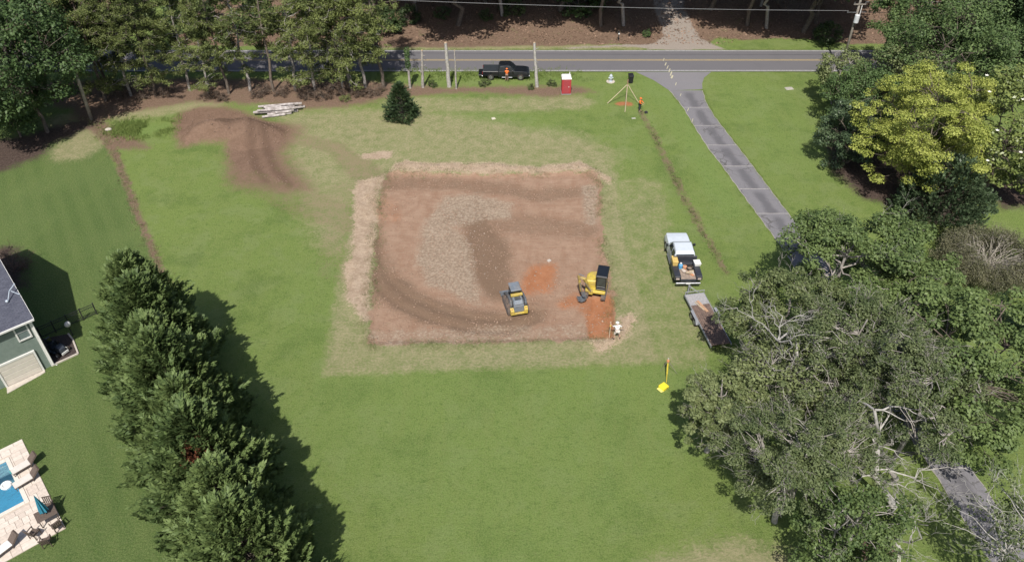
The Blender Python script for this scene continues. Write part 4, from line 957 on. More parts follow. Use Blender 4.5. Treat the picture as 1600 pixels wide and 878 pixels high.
pool = bpy.data.objects.new('swimming_pool', None); C.objects.link(pool); pool.location = DB; pool.rotation_euler = (0, 0, ang); tag(pool, kind='structure')
PL = M('pool_plaster', (.13,.34,.46), .6, .1, 1.2)
sh = MB()
for a, b_ in (((p0, p0-.12), (q0-.1, q1+.1)), ((p1, p1+.12), (q0-.1, q1+.1))):
    sh.box(((a[0]+a[1])/2, -(b_[0]+b_[1])/2, -.9), (.12, b_[1]-b_[0], 1.8))
for a in ((q0-.12, q0), (q1, q1+.12)): sh.box(((p0+p1)/2, -(a[0]+a[1])/2, -.9), (p1-p0, .12, 1.8))
sh.box(((p0+p1)/2, -(q0+q1)/2, -1.85), (p1-p0+.24, q1-q0+.24, .1)).build('basin', PL, pool)
MB().box(((p0+p1)/2, -(q1-.45), -.35), (p1-p0-.02, .88, .1)).box(((p0+p1)/2, -(q1-.2), -1.2), (p1-p0-.02, .38, 1.6)).build('bench_step', M('pool_step', (.40,.42,.40), .7, .1, 3), pool)
cop = M('coping_stone', (.66,.60,.53), .7, .08, 5)
for (c, d) in (((p0-.14, -(q0+q1)/2), (.28, q1-q0+.56)), (((p0+p1)/2+.14, -(q0-.14)), (p1-p0+.28, .28)), (((p0+p1)/2+.14, -(q1+.14)), (p1-p0+.28, .28))):
    MB().box((c[0], c[1], .04), (d[0]-.004, d[1]-.004, .07)).build('coping', cop, pool, .012)
def water():
    m, t, b, out = newmat('pool_water'); co = objco(t)
    tr = t.nodes.new('ShaderNodeBsdfTransparent'); tr.inputs[0].default_value = (.62,.86,.95, 1)
    gl_ = t.nodes.new('ShaderNodeBsdfGlossy'); gl_.inputs['Roughness'].default_value = .05
    fz = t.nodes.new('ShaderNodeFresnel'); fz.inputs[0].default_value = 1.33
    bp_ = t.nodes.new('ShaderNodeBump'); bp_.inputs['Strength'].default_value = .25; bp_.inputs['Distance'].default_value = .05; t.links.new(noise(t, co, 5, 3), bp_.inputs['Height'])
    t.links.new(bp_.outputs[0], gl_.inputs['Normal']); t.links.new(bp_.outputs[0], fz.inputs['Normal'])
    mx = t.nodes.new('ShaderNodeMixShader'); t.links.new(fz.outputs[0], mx.inputs[0]); t.links.new(tr.outputs[0], mx.inputs[1]); t.links.new(gl_.outputs[0], mx.inputs[2])
    t.links.new(mx.outputs[0], out.inputs[0]); return m
V = [(p0, -q0, -.12), (p1, -q0, -.12), (p1, -q1, -.12), (p0, -q1, -.12)]
me = bpy.data.meshes.new('water'); me.from_pydata(V, [], [(0,1,2,3)]); me.materials.append(water()); link('water', me, pool)
fp = P(10, 758, -.12); fo = thing('pool_float', (fp.x, fp.y, -.12), .4, 'white floating ring on the blue pool water', 'pool float')
MB().tube([(.28*math.cos(a), .28*math.sin(a), .03) for a in np.linspace(0, 2*math.pi, 17)], .1, 8).build('ring', WHITE, fo, smooth_=True)
MB().tube([(0,0,-.02),(0,0,.05)], .2, 12).build('floor_sheet', WHITE, fo)
BRN = M('dark_brown_wicker', (.115,.085,.068), .7, .25, 12); CREAM = M('cream_cushion', (.62,.58,.53), .85, .08, 6)
def chair(loc, rz, label):
    t = thing('patio_chair', loc, rz, label, 'chair', 'patio chairs around the table')
    MB().box((0,0,.42), (.52,.52,.06)).build('seat', BRN, t, .01); 
    for i in range(5): MB().box((-.27-.05, (i-2)*.11, .72), (.03,.07,.56), 0, 0, -.15).build('back_slat', BRN, t)
    MB().box((-.37,0,1.0), (.04,.56,.06)).build('top_rail', BRN, t)
    for x in (-.24,.24):
        for y_ in (-.25,.25): MB().box((x,y_,.2), (.05,.05,.4)).build('leg', BRN, t)
    for s in (-1,1): MB().box((0,s*.28,.64), (.56,.06,.04)).build('arm', BRN, t); MB().box((.24,s*.28,.53), (.05,.05,.2)).build('arm_post', BRN, t)
    return t
tc = P(78, 812); tc.z = .06
tb = thing('patio_table', tc, ang, 'dark brown patio table under the closed teal parasol', 'table')
MB().box((0,0,.7), (1.25,.95,.05)).build('table_top', BRN, tb, .015)
for x in (-.52,.52):
    for y_ in (-.38,.38): MB().box((x,y_,.34), (.06,.06,.68)).build('leg', BRN, tb)
um = thing('parasol', (tc.x, tc.y, .785), 0, 'closed teal parasol rising from the patio table', 'parasol')
MB().tube([(0,0,0),(0,0,2.0)], .022, 8).build('pole', M('parasol_pole', (.5,.48,.45), .5, .1, 4), um)
TEAL = M('teal_cloth', (.045,.26,.36), .8, .15, 6, col2=(.03,.20,.29))
R = []
for z, r in ((.25,.28),(.3,.30),(.7,.24),(1.2,.15),(1.7,.06),(1.95,.02)): R.append([(math.cos(k*math.pi/8)*r*(1 if k % 2 else .62), math.sin(k*math.pi/8)*r*(1 if k % 2 else .62), z) for k in range(16)])
MB().loft(R).build('folded_canopy', TEAL, um)
for i, (px, py, a, lab) in enumerate(((57,838,.6,'brown patio chair on the pool side of the table'),(76,851,2.2,'brown patio chair nearest the lower deck edge'),(92,826,3.6,'brown patio chair by the outer deck corner'),(80,797,5.3,'brown patio chair behind the teal parasol'))):
    q = P(px, py); q.z = .06; d = tc-q; chair(q, math.atan2(d.y, d.x), lab)
def lounger(loc, rz, label, col):
    t = thing('sun_lounger', loc, rz, label, 'sun lounger')
    MB().box((.35,0,.28), (1.25,.62,.06)).build('frame', BRN, t, .01); MB().box((.35,0,.345), (1.2,.58,.07)).build('cushion', col, t, .02)
    bk = MB().box((-.55,0,.55), (.75,.62,.06), 0, 0, .75).build('backrest', BRN, t, .01)
    MB().box((-.505,0,.60), (.7,.58,.06), 0, 0, .75).build('back_cushion', BRN, bk, .02)
    for x in (-.2,.9):
        for y_ in (-.27,.27): MB().box((x,y_,.125), (.05,.05,.25)).build('leg', BRN, t)
l1 = P(36,757)-HU*.45; l1.z = .06; lounger(l1, math.atan2(HU.y, HU.x)+.1, 'lounger with raised dark back at the pool edge', CREAM)
l2 = P(31,738)-HU*.45; l2.z = .06; lounger(l2+Vector((-.0,.15,0)), math.atan2(HU.y, HU.x)+.1, 'second dark-backed lounger nearer the pool corner, beside a teal bag', CREAM)
l3 = P(14,857); l3.z = .06; lounger(l3, math.atan2(HU.y, HU.x)+.25, 'white cushioned lounger at the lower left corner of the deck', WHITE)
bgp = P(22,738); tl = thing('swim_bag', (bgp.x, bgp.y, .06), .5, 'small teal bag on the deck beside the pool', 'bag')
MB().loft([[(x, -w_, 0), (x, w_, 0), (x, w_*.7, h_), (x, -w_*.7, h_)] for x, w_, h_ in ((-.2,.1,.2),(-.1,.14,.28),(.1,.14,.28),(.2,.1,.2))]).build('bag_body', M('teal_fabric', (.05,.30,.30), .8, .1, 5), tl, .02)
MB().tube([(-.12,0,.27),(-.08,0,.4),(.08,0,.4),(.12,0,.27)], .015, 6).build('handle', WHITE, tl)
# shrub behind the house
sb = shape_tree('bare_shrub', broadleaf(160, 1.7, 1.1, 1.0, leaf=.12, clumps=40, per=25, tr=.05, zmin=.1, branch_show=1), M('red_brown_twigs', (.17,.10,.075), .9, .3, 5), LF_BROWN, 'leaves')
plant('bare_shrub', sb, G(22, 425), 'reddish brown bare shrub in the shade behind the house roof', 'shrub', trunk='stems')
# left utility pole
up = thing('utility_pole', G(143,187), 0, 'leaning wooden utility pole at the left beside the shade tree', 'utility pole')
t_ = P(105,75,9.0); b0 = G(143,187); rel = Vector((t_.x-b0.x, t_.y-b0.y, 9.0)); rel.x = max(-.7, min(.7, rel.x)); rel.y = max(-.5, min(.5, rel.y))
MB().tube([(0,0,-.1), rel*.5, rel], [.21,.18,.15], 10).build('shaft', M('pale_pole_wood', (.40,.35,.30), .85, .25, 5), up, smooth_=True)
MB().box(tuple(rel+Vector((0,0,-.5))), (1.8,.1,.12)).build('cross_arm', WOODG, up)
stn = thing('pale_stone', G(170,204), .3, 'pale rounded stone on the bare soil right of the leaning pole', 'stone')
MB().ball((0,0,.12), .34, 9, 5, (1.2,.8,.55)).build('stone_body', CONC, stn, smooth_=True)

# ================================================================ roadside things
b0 = P(1337,28,7.4); b0.z = 0
wt = thing('utility_pole', b0, 0, 'utility pole with a white transformer at the top right', 'utility pole')
top = 12.5
MB().tube([(0,0,-.1),(0,0,top)], [.17,.12], 10).build('shaft', WOODG, wt, smooth_=True)
tz = 7.4
MB().tube([(.0,-.38,tz-.45),(.0,-.38,tz+.45)], .3, 14).tube([(.0,-.38,tz+.45),(.0,-.38,tz+.53)], [.3,.16], 14).build('transformer', M('pale_grey_enamel', (.58,.60,.62), .4, .1, 4), wt)
MB().tube([(.25,-.3,tz+.5),(.25,-.3,tz+1.6)], .05, 8).build('arrester', WHITE, wt); MB().box((0,-.14,tz+1.7), (1.5,.1,.12)).build('cross_arm', WOODG, wt)
for x in (-.65,.0,.65): MB().tube([(x,-.14,tz+1.76),(x,-.14,tz+1.98)], [.06,.04], 8).build('insulator', STEEL, wt)
MB().box((-.65,-.1,8.1), (1.2,.08,.08)).tube([(-1.2,-.1,8.05),(-1.2,-.1,8.35)], .06, 8).build('wire_bracket', STEEL, wt)
WIRE = M('aluminium_wire', (.30,.30,.31), .45, .1, 3, metal=.4)
def wire(name, a, b_, sag, label, r=.028):
    a = Vector(a); b_ = Vector(b_); pts = []
    for i in range(25):
        t = i/24; p = a.lerp(b_, t); p.z -= sag*4*t*(1-t); pts.append(p)
    tag(MB().tube(pts, r, 5).build(name, WIRE), label, 'wire')
wa = Vector((b0.x-1.2, b0.y-.1, b0.z+8.3)); wb = P(740,-1,9.9)
wire('overhead_wire', wa, wa.lerp(wb, 1.7), .5, 'overhead wire running left from the transformer pole above the woods')
wire('overhead_wire', (b0.x+.65, b0.y-.14, b0.z+tz+1.98), (b0.x+60, b0.y+4, 9.6), .5, 'upper overhead wire running to the right edge')
wire('overhead_wire', (b0.x+.3, b0.y-.3, b0.z+tz+.8), (b0.x+60, b0.y+4, 7.6), .6, 'lower overhead wire running to the right edge')
# logs: each one lies on the ground or on the logs below
LOG = M('pale_log_bark', (.50,.46,.44), .9, .3, 3, col2=(.22,.19,.175)); CUT = M('log_cut', (.60,.52,.42), .8, .15, 8)
lc = G(436,175); la = math.radians(10); rnd = random.Random(3)
rows = [[(-1.15,.15),(-.8,.17),(-.43,.16),(-.08,.17),(.28,.16),(.63,.17),(.98,.15)], [(-.95,.15),(-.6,.16),(-.25,.15),(.1,.17),(.46,.15),(.8,.15)], [(-.75,.14),(-.4,.15),(-.05,.14),(.3,.15)]]
for ri, row in enumerate(rows):
    for off, r in row:
        L = rnd.choice((1.8,2.6,3.6,4.4,4.8))*rnd.uniform(.9,1.1); sh_ = rnd.uniform(-.7,.7); z = .16+ri*.28; a = la+rnd.uniform(-.10,.10)
        t = thing('cut_log', (lc.x+sh_*math.cos(la)-off*math.sin(la), lc.y+sh_*math.sin(la)+off*math.cos(la), lc.z+z), a, ('pale cut log in the bottom layer of the log stack', 'pale cut log in the middle layer of the log stack', 'pale cut log on top of the log stack')[ri], 'log', 'logs in the stack by the dirt heap')
        pts = [(x, rnd.uniform(-.03,.03), rnd.uniform(-.02,.02)) for x in np.linspace(-L/2, L/2, 6)]
        MB().tube(pts, [r*rnd.uniform(.9,1.06) for _ in pts], 9).build('bark', LOG, t, smooth_=False)
        for s in (0, -1): p = Vector(pts[s]); MB().tube([p, p+Vector((.012 if s else -.012, 0, 0))], r*.86, 9).build('cut_end', CUT, t)
# portable toilet
pj = thing('portable_toilet', G(884,145), .04, 'red portable toilet with a white roof beside the road', 'toilet')
REDP = M('red_plastic', (.42,.045,.055), .5, .12, 4); RED2 = M('dark_red_plastic', (.36,.055,.065), .55, .1, 4)
MB().box((0,0,1.05), (1.12,1.12,1.9)).build('cabin', REDP, pj, .03)
dr_ = MB().box((0,-.575,1.05), (.74,.03,1.72)).build('door', RED2, pj, .008); MB().box((.28,-.605,1.05), (.05,.04,.16)).build('handle', WHITE, dr_)
for x in (-.5,.5): MB().box((x,-.565,1.05), (.09,.03,1.84)).build('corner_post', REDP, pj)
MB().loft([[(x*w_, y_*w_, z) for x, y_ in ((-1,-1),(1,-1),(1,1),(-1,1))] for w_, z in ((.6,2.0),(.6,2.1),(.5,2.24),(.3,2.28))]).build('roof', M('white_roof_plastic', (.78,.77,.74), .4, .05, 3), pj, .02)
MB().tube([(.42,.42,2.1),(.42,.42,2.5)], .05, 8).build('vent_pipe', WHITE, pj); MB().box((0,0,.05), (1.2,1.2,.1)).build('base', M('grey_plastic', (.25,.25,.25), .6, .1, 4), pj)
# hydrant on its pad
hy = thing('fire_hydrant', G(954,128), 0, 'silver fire hydrant on a small concrete pad by the road', 'hydrant')
SILV = M('silver_paint', (.50,.55,.60), .45, .15, 6)
MB().poly([(math.cos(a)*.55, math.sin(a)*.55) for a in np.linspace(0, 6.1, 11)], -.02, .05).build('pad', CONC, hy)
MB().tube([(0,0,.05),(0,0,.12),(0,0,.13),(0,0,.72),(0,0,.73),(0,0,.78)], [.23,.23,.16,.16,.22,.22], 14).build('barrel', SILV, hy)
MB().ball((0,0,.80), .19, 12, 6, (1,1,.9)).tube([(0,0,.95),(0,0,1.04)], .05, 6).build('bonnet', SILV, hy, smooth_=True)
for d in ((1,0),(-1,0),(0,-1)): MB().tube([(d[0]*.1,d[1]*.1,.52),(d[0]*.29,d[1]*.29,.52)], .09, 10).build('outlet', SILV, hy)
# wheelie bin
bn = thing('wheelie_bin', G(985,130), .1, 'black wheeled rubbish bin at the mouth of the drive', 'bin')
BP = M('black_plastic', (.018,.018,.022), .5, .2, 5)
MB().loft([[(-.26*k,-.3*k,z),(.26*k,-.3*k,z),(.28*k,.34*k,z),(-.28*k,.34*k,z)] for k, z in ((.85,.08),(.95,.6),(1.1,1.02))]).build('tub', BP, bn, .02)
MB().loft([[(-.33,-.38,1.02),(.33,-.38,1.02),(.33,.42,1.04),(-.33,.42,1.04)], [(-.3,-.34,1.1),(.3,-.34,1.1),(.3,.38,1.16),(-.3,.38,1.16)]]).build('lid', BP, bn, .02)
for s in (-1,1): MB().tube([(s*.24,.34,.13),(s*.31,.34,.13)], .13, 12).build('wheel', RUBBER, bn)
MB().tube([(-.28,.46,1.0),(.28,.46,1.0)], .025, 6).build('handle', BP, bn)
# braced timber post with the three struts
TIM = M('new_timber', (.44,.36,.25), .8, .15, 6)
pp = G(978,157); bpst = thing('braced_post', pp, 0, 'timber post braced by three long struts on the grass by the drive', 'post')
MB().box((0,0,1.35), (.1,.1,2.75)).build('post', M('red_brown_timber', (.33,.20,.14), .8, .2, 6), bpst)
for (px, py) in ((949,162.5),(997.5,161),(976.5,176)):
    e = P(px, py)-pp; e.z = .05; d = Vector((0,0,2.05)); d -= Vector((e.x,e.y,0)).normalized()*-.07
    v_ = d-e; MB().tube([e, d], .048, 4).build('strut', TIM, bpst)
# little things
def slabthing(name, px, py, d, col, label, cat, rz=0, rough=.8, h=None):
    t = thing(name, G(px, py), rz, label, cat); m = M(name+'_mat', col, rough, .15, 6)
    MB().loft([[(-d[0]/2,-d[1]/2,0),(d[0]/2,-d[1]/2,0),(d[0]*.55,d[1]*.45,0),(-d[0]*.48,d[1]*.52,0)], [(-d[0]*.44,-d[1]*.42,d[2]),(d[0]*.42,-d[1]*.45,d[2]),(d[0]*.45,d[1]*.38,d[2]*.85),(-d[0]*.4,d[1]*.44,d[2])]]).build('body', m, t, .02)
    return t
slabthing('paper_scrap', 771, 186, (.45,.4,.12), (.60,.56,.45), 'pale scrap lying on the grass above the dirt pad', 'scrap', .4)
slabthing('meter_cover', 1233, 139, (1.0,.7,.1), (.40,.38,.33), 'grey utility cover set in the lawn right of the drive', 'cover', .2)
slabthing('flat_stone', 990, 185.5, (.5,.3,.08), (.36,.37,.30), 'pale flat stone at the head of the trench line', 'stone', .2)
slabthing('dark_bag', 1009.5, 177, (.35,.3,.25), (.03,.03,.035), 'small black bag on the grass beside the worker in orange', 'bag', .2)
slabthing('concrete_chunk', 858, 406, (.35,.3,.14), (.5,.45,.4), 'pale chunk of rubble lying on the graded dirt', 'rubble', .7)
mb = thing('mailbox', G(966,64), 0, 'dark mailbox on a post at the far side of the road', 'mailbox')
MB().box((0,0,.5), (.1,.1,1.0)).build('post', BP, mb); MB().prism([(-.12,1.0),(.12,1.0),(.12,1.16),(.07,1.24),(-.07,1.24),(-.12,1.16)], -.25, .25).build('box', BP, mb); MB().box((0,-.27,1.1), (.2,.02,.18)).build('door', WHITE, mb)
# wooden garden bed in the bottom right corner
gb = thing('garden_bed', P(1372,872), -.35, 'brown wooden raised garden bed at the bottom edge', 'garden bed')
OLDW = M('old_brown_wood', (.19,.13,.10), .9, .3, 6)
for (c, d) in (((0,.75,.18),(2.1,.06,.36)),((0,-.75,.18),(2.1,.06,.36)),((1.02,0,.18),(.06,1.44,.36)),((-1.02,0,.18),(.06,1.44,.36))): MB().box(c, d).build('plank', OLDW, gb, .008)
MB().box((0,0,.12), (1.98,1.44,.22)).build('soil', M('garden_soil', (.17,.105,.08), .95, .3, 6, bmp=.03), gb)
MB().tube([(1.1,-.9,0),(.95,.7,1.0)], .035, 5).tube([(1.3,-.9,0),(1.0,.7,1.0)], .035, 5).build('trellis_stake', M('pale_stake', (.5,.48,.42), .8, .1, 6), gb)

# ================================================================ machines and vehicles
YEL = M('machine_yellow', (.58,.44,.07), .5, .2, 4, dirt=((.32,.22,.13), .75))
DGR = M('machine_dark_grey', (.10,.115,.13), .5, .2, 5, dirt=((.25,.19,.15), .5)); MIDG = M('dusty_grey_steel', (.17,.20,.235), .5, .2, 5, dirt=((.30,.24,.19), .45))
TRK = M('dusty_track_rubber', (.10,.085,.075), .9, .3, 7, dirt=((.30,.20,.15), .7))
def track(parent, y0, y1, xr, xf, r, name='track'):
    """rubber track loop with lugs, between the end wheels"""
    pts = []; n = 8
    for k in range(n+1): a = -math.pi/2+math.pi*k/n; pts.append((xf+r*math.cos(a), r+r*math.sin(a)))
    for k in range(n+1): a = math.pi/2+math.pi*k/n; pts.append((xr+r*math.cos(a), r+r*math.sin(a)))
    o = MB().prism(pts, y0, y1).build(name, TRK, parent, .01)
    lug = MB(); L = 2*(xf-xr)+2*math.pi*r; m = int(L/.16); seq = []
    for i in range(m):
        s = i*L/m; d = xf-xr
        if s < d: seq.append((xr+s, 0, -math.pi/2))
        elif s < d+math.pi*r: a = -math.pi/2+(s-d)/r; seq.append((xf+r*math.cos(a), r+r*math.sin(a), a))
        elif s < 2*d+math.pi*r: seq.append((xf-(s-d-math.pi*r), 2*r, math.pi/2))
        else: a = math.pi/2+(s-2*d-math.pi*r)/r; seq.append((xr+r*math.cos(a), r+r*math.sin(a), a))
    for x, z, a in seq: lug.box((x+.015*math.cos(a), (y0+y1)/2, z+.015*math.sin(a)), (.06, abs(y1-y0)*.94, .05), 0, 0, math.pi/2-a)
    tag(lug.build('tread_lugs', TRK, o), kind='stuff')
    for x in np.linspace(xr, xf, 5): MB().tube([(x, max(y0,y1)-.02 if y0 > 0 else min(y0,y1)+.02, r), (x, (max(y0,y1)+.012) if y0 > 0 else (min(y0,y1)-.012), r)], r*.6, 12).build('roller', DGR, o)
    return o
# ---- compact track loader seen from behind
lp = P(805,476); lp.z = gzf(lp.x, lp.y)
ld = thing('track_loader', lp, math.radians(104), 'yellow and grey compact track loader in the middle of the dirt pad', 'loader')
for s in (1, -1): track(ld, s*.52, s*.92, -.85, .75, .33)
MB().loft([[(x, -.5, z0_), (x, .5, z0_), (x, w_, z1_), (x, -w_, z1_)] for x, w_, z0_, z1_ in ((-1.3,.44,.42,1.22),(-1.05,.47,.3,1.4),(-.3,.48,.3,1.46),(1.0,.48,.3,.8))]).build('chassis', DGR, ld, .03)
MB().loft([[(-1.34,-.42,.55),(-1.34,.42,.55),(-1.34,.40,1.16),(-1.34,-.40,1.16)], [(-1.30,-.46,.5),(-1.30,.46,.5),(-1.30,.44,1.22),(-1.30,-.44,1.22)]]).build('rear_door', MIDG, ld)
hd = MB().loft([[(x, -w_, z), (x, w_, z), (x, w_*.9, z+.1), (x, -w_*.9, z+.1)] for x, w_, z in ((-1.28,.38,1.23),(-1.0,.42,1.41),(-.34,.42,1.47))]).build('engine_hood', MIDG, ld, .02)
for i in range(5): MB().box((-.95+i*.13, 0, 1.575), (.05, .52, .02)).build('louvre', BLACK, hd)
for s in (1, -1):
    MB().loft([[(-1.5,s*.40,.35),(-1.5,s*.74,.35),(-1.5,s*.74,.8),(-1.5,s*.44,.8)], [(-1.2,s*.40,.35),(-1.2,s*.76,.35),(-1.2,s*.76,1.0),(-1.2,s*.46,1.0)]]).build('rear_corner', YEL, ld, .03)
    arm = MB().loft([[(x, s*.55, z-h_), (x, s*.72, z-h_), (x, s*.72, z+h_), (x, s*.55, z+h_)] for x, z, h_ in ((-1.2,1.15,.12),(-1.0,1.48,.13),(-.2,1.40,.12),(.8,.95,.11),(1.3,.55,.1),(1.55,.28,.09))]).build('lift_arm', DGR, ld, .02)
    MB().tube([(-.7,s*.60,.9),(.5,s*.62,1.05)], .05, 8).build('lift_cylinder', STEEL, arm)
MB().box((-1.4,0,.42), (.16,1.1,.16)).build('rear_bumper', YEL, ld, .02)
MB().box((-.46,0,1.70), (.22,1.02,.22)).build('cross_tube', YEL, ld, .03)
cb = MB().loft([[(x, -w_, z0_), (x, w_, z0_), (x, w_*.92, z1_), (x, -w_*.92, z1_)] for x, w_, z0_, z1_ in ((-.32,.45,1.3,2.02),(.2,.46,.8,2.05),(.62,.46,.7,2.03),(.78,.44,.7,1.3))]).build('cab', BLACK, ld, .03)
MB().loft([[(-.38,-.46,2.03),(.76,-.47,2.05),(.76,.47,2.05),(-.38,.46,2.03)], [(-.33,-.42,2.12),(.7,-.43,2.14),(.7,.43,2.14),(-.33,.42,2.12)]]).build('cab_roof', MIDG, ld, .02)
for s in (1, -1): MB().box((.15, s*.452, 1.65), (.75, .02, .5)).build('side_window', GLASS, cb)
MB().loft([[(x, -.92, z) for x, z in ((1.35,.12),(2.1,.05),(2.12,.09),(1.55,.25),(1.5,.62),(1.35,.66))], [(x, .92, z) for x, z in ((1.35,.12),(2.1,.05),(2.12,.09),(1.55,.25),(1.5,.62),(1.35,.66))]]).build('bucket', MIDG, ld, .01)
for s in (1, -1): MB().box((-1.36, s*.6, .9), (.03, .16, .07)).build('tail_lamp', M('red_lamp', (.4,.03,.02), .3, .1, 5), ld)
YDIRT = M('worn_dirty_yellow', (.42,.31,.07), .6, .3, 4, dirt=((.16,.12,.09), .85))
# ---- mini excavator facing the viewer
xc = P(931,455); xc.z = gzf(xc.x, xc.y); XR_ = math.radians(257)
ex = thing('mini_excavator', xc, XR_, 'yellow mini excavator with black cab roof at the right edge of the dirt', 'excavator')
for s in (1, -1): track(ex, s*.55, s*.95, -.75, .75, .28)
MB().box((0,0,.42), (1.1,1.1,.22)).tube([(0,0,.5),(0,0,.68)], .42, 16).build('undercarriage', DGR, ex, .02)
MB().loft([[(-1.05,-.95,.1),(-1.15,-.95,.05),(-1.2,-.95,.42),(-1.1,-.95,.45)], [(-1.05,.95,.1),(-1.15,.95,.05),(-1.2,.95,.42),(-1.1,.95,.45)]]).box((-.85,.4,.32),(.5,.1,.1)).box((-.85,-.4,.32),(.5,.1,.1)).build('blade', DGR, ex, .01)
MB().poly([(.85,-.85),(.95,-.5),(.95,.88),(-.7,.9),(-1.05,.6),(-1.12,0),(-1.05,-.6),(-.7,-.9)], .68, .92).build('deck', YEL, ex, .03)
MB().loft([[(.55*k-.1*(1-k)*3,-.92*k2,z),(.55*k-.1,-.05,z),(-.55*k,.0,z),(-.55*k,.88*k2,z),(-.95*k,.75*k2,z),(-1.1*k,0,z),(-.98*k,-.6*k2,z),(-.6*k,-.92*k2,z)] for k, k2, z in ((1,1,.92),(1,1,1.4),(.95,.96,1.58),(.8,.82,1.66))]).build('engine_cover', YEL, ex, .03)
cab_ = MB()
for (x, y_) in ((.72,.06),(.72,.86),(-.5,.06),(-.5,.86)): cab_.box((x*.97, y_, 1.7), (.08,.08,1.6))
cab_.box((.1,.46,1.0), (1.25,.84,.18)).box((.71,.46,1.3),(.06,.8,.07)).box((-.49,.46,1.4),(.05,.8,.9))
cab_ = cab_.build('cab', BLACK, ex, .015)
for nm, c, d in (('front_glass',(.715,.46,1.9),(.03,.7,1.1)),('side_glass',(.1,.875,1.85),(1.1,.02,1.0)),('inner_glass',(.1,.045,1.95),(1.1,.02,.9))): MB().box(c, d).build(nm, M('cab_glass', (.045,.06,.055), .08, .2, 3), cab_)
MB().box((.1,.46,1.25), (.5,.5,.14)).box((-.2,.46,1.6), (.12,.48,.7)).build('seat', BLACK, cab_, .03)
MB().loft([[(-.78,-.06,2.48),(.86,-.06,2.48),(.86,.97,2.48),(-.78,.97,2.48)], [(-.70,.02,2.6),(.76,.02,2.6),(.76,.90,2.6),(-.70,.90,2.6)]]).build('cab_roof', BLACK, ex, .02)
RI = Matrix.Rotation(-XR_, 3, 'Z')
def toL(p): return RI@(p-xc)
root = Vector((1.0,-.35,.95)); elb = toL(P(904,433,2.35)); kn = toL(P(908,455,.95)); pk_ = toL(P(909,465,.35))
def limb(a, b_, r0, r1, nm, par, mid=None):
    pts = [a, mid, b_] if mid else [a, b_]; rr = [r0, max(r0, r1)*1.15, r1] if mid else [r0, r1]
    return MB().tube(pts, rr, 4).build(nm, YDIRT, par, .01)
MB().box(tuple(root+Vector((-.1,0,-.1))), (.35,.35,.5)).build('swing_bracket', YEL, ex, .03)
bo = limb(root, elb, .15, .12, 'boom', ex, root.lerp(elb, .55)+Vector((0,0,.55))); st_ = limb(elb+Vector((0,0,.15)), kn, .14, .1, 'stick', ex)
MB().tube([root+Vector((.1,0,.1)), root.lerp(elb, .5)+Vector((.1,.05,.25))], .05, 8).build('boom_cylinder', STEEL, bo)
MB().tube([root.lerp(elb, .6)+Vector((0,0,.75)), elb+Vector((-.05,0,.3))], .045, 8).build('stick_cylinder', STEEL, st_)
bd = (kn-elb); bd.z = 0; bq = math.atan2(kn.y-root.y, kn.x-root.x)
bk = MB(); cs_ = [(-.05,.28),(.32,.22),(.36,.02),(.18,-.28),(-.12,-.36),(-.34,-.2),(-.30,-.16),(-.1,-.26),(.12,-.2),(.26,.02),(.22,.14)]
rot = Matrix.Rotation(bq+math.pi, 3, 'Z')
bk.loft([[tuple(pk_+rot@Vector((x, yy, z+.12))) for x, z in cs_] for yy in (-.34,.34)]).build('bucket', DGR, ex, .008)
for i in range(4): MB().box(tuple(pk_+rot@Vector((-.38, -.27+i*.18, -.04))), (.1,.05,.04)).build('tooth', STEEL, ex)
MB().tube([elb.lerp(kn,.3)+Vector((.12,.08,0)), pk_+Vector((.05,.05,.45))], .04, 8).build('bucket_cylinder', STEEL, st_)

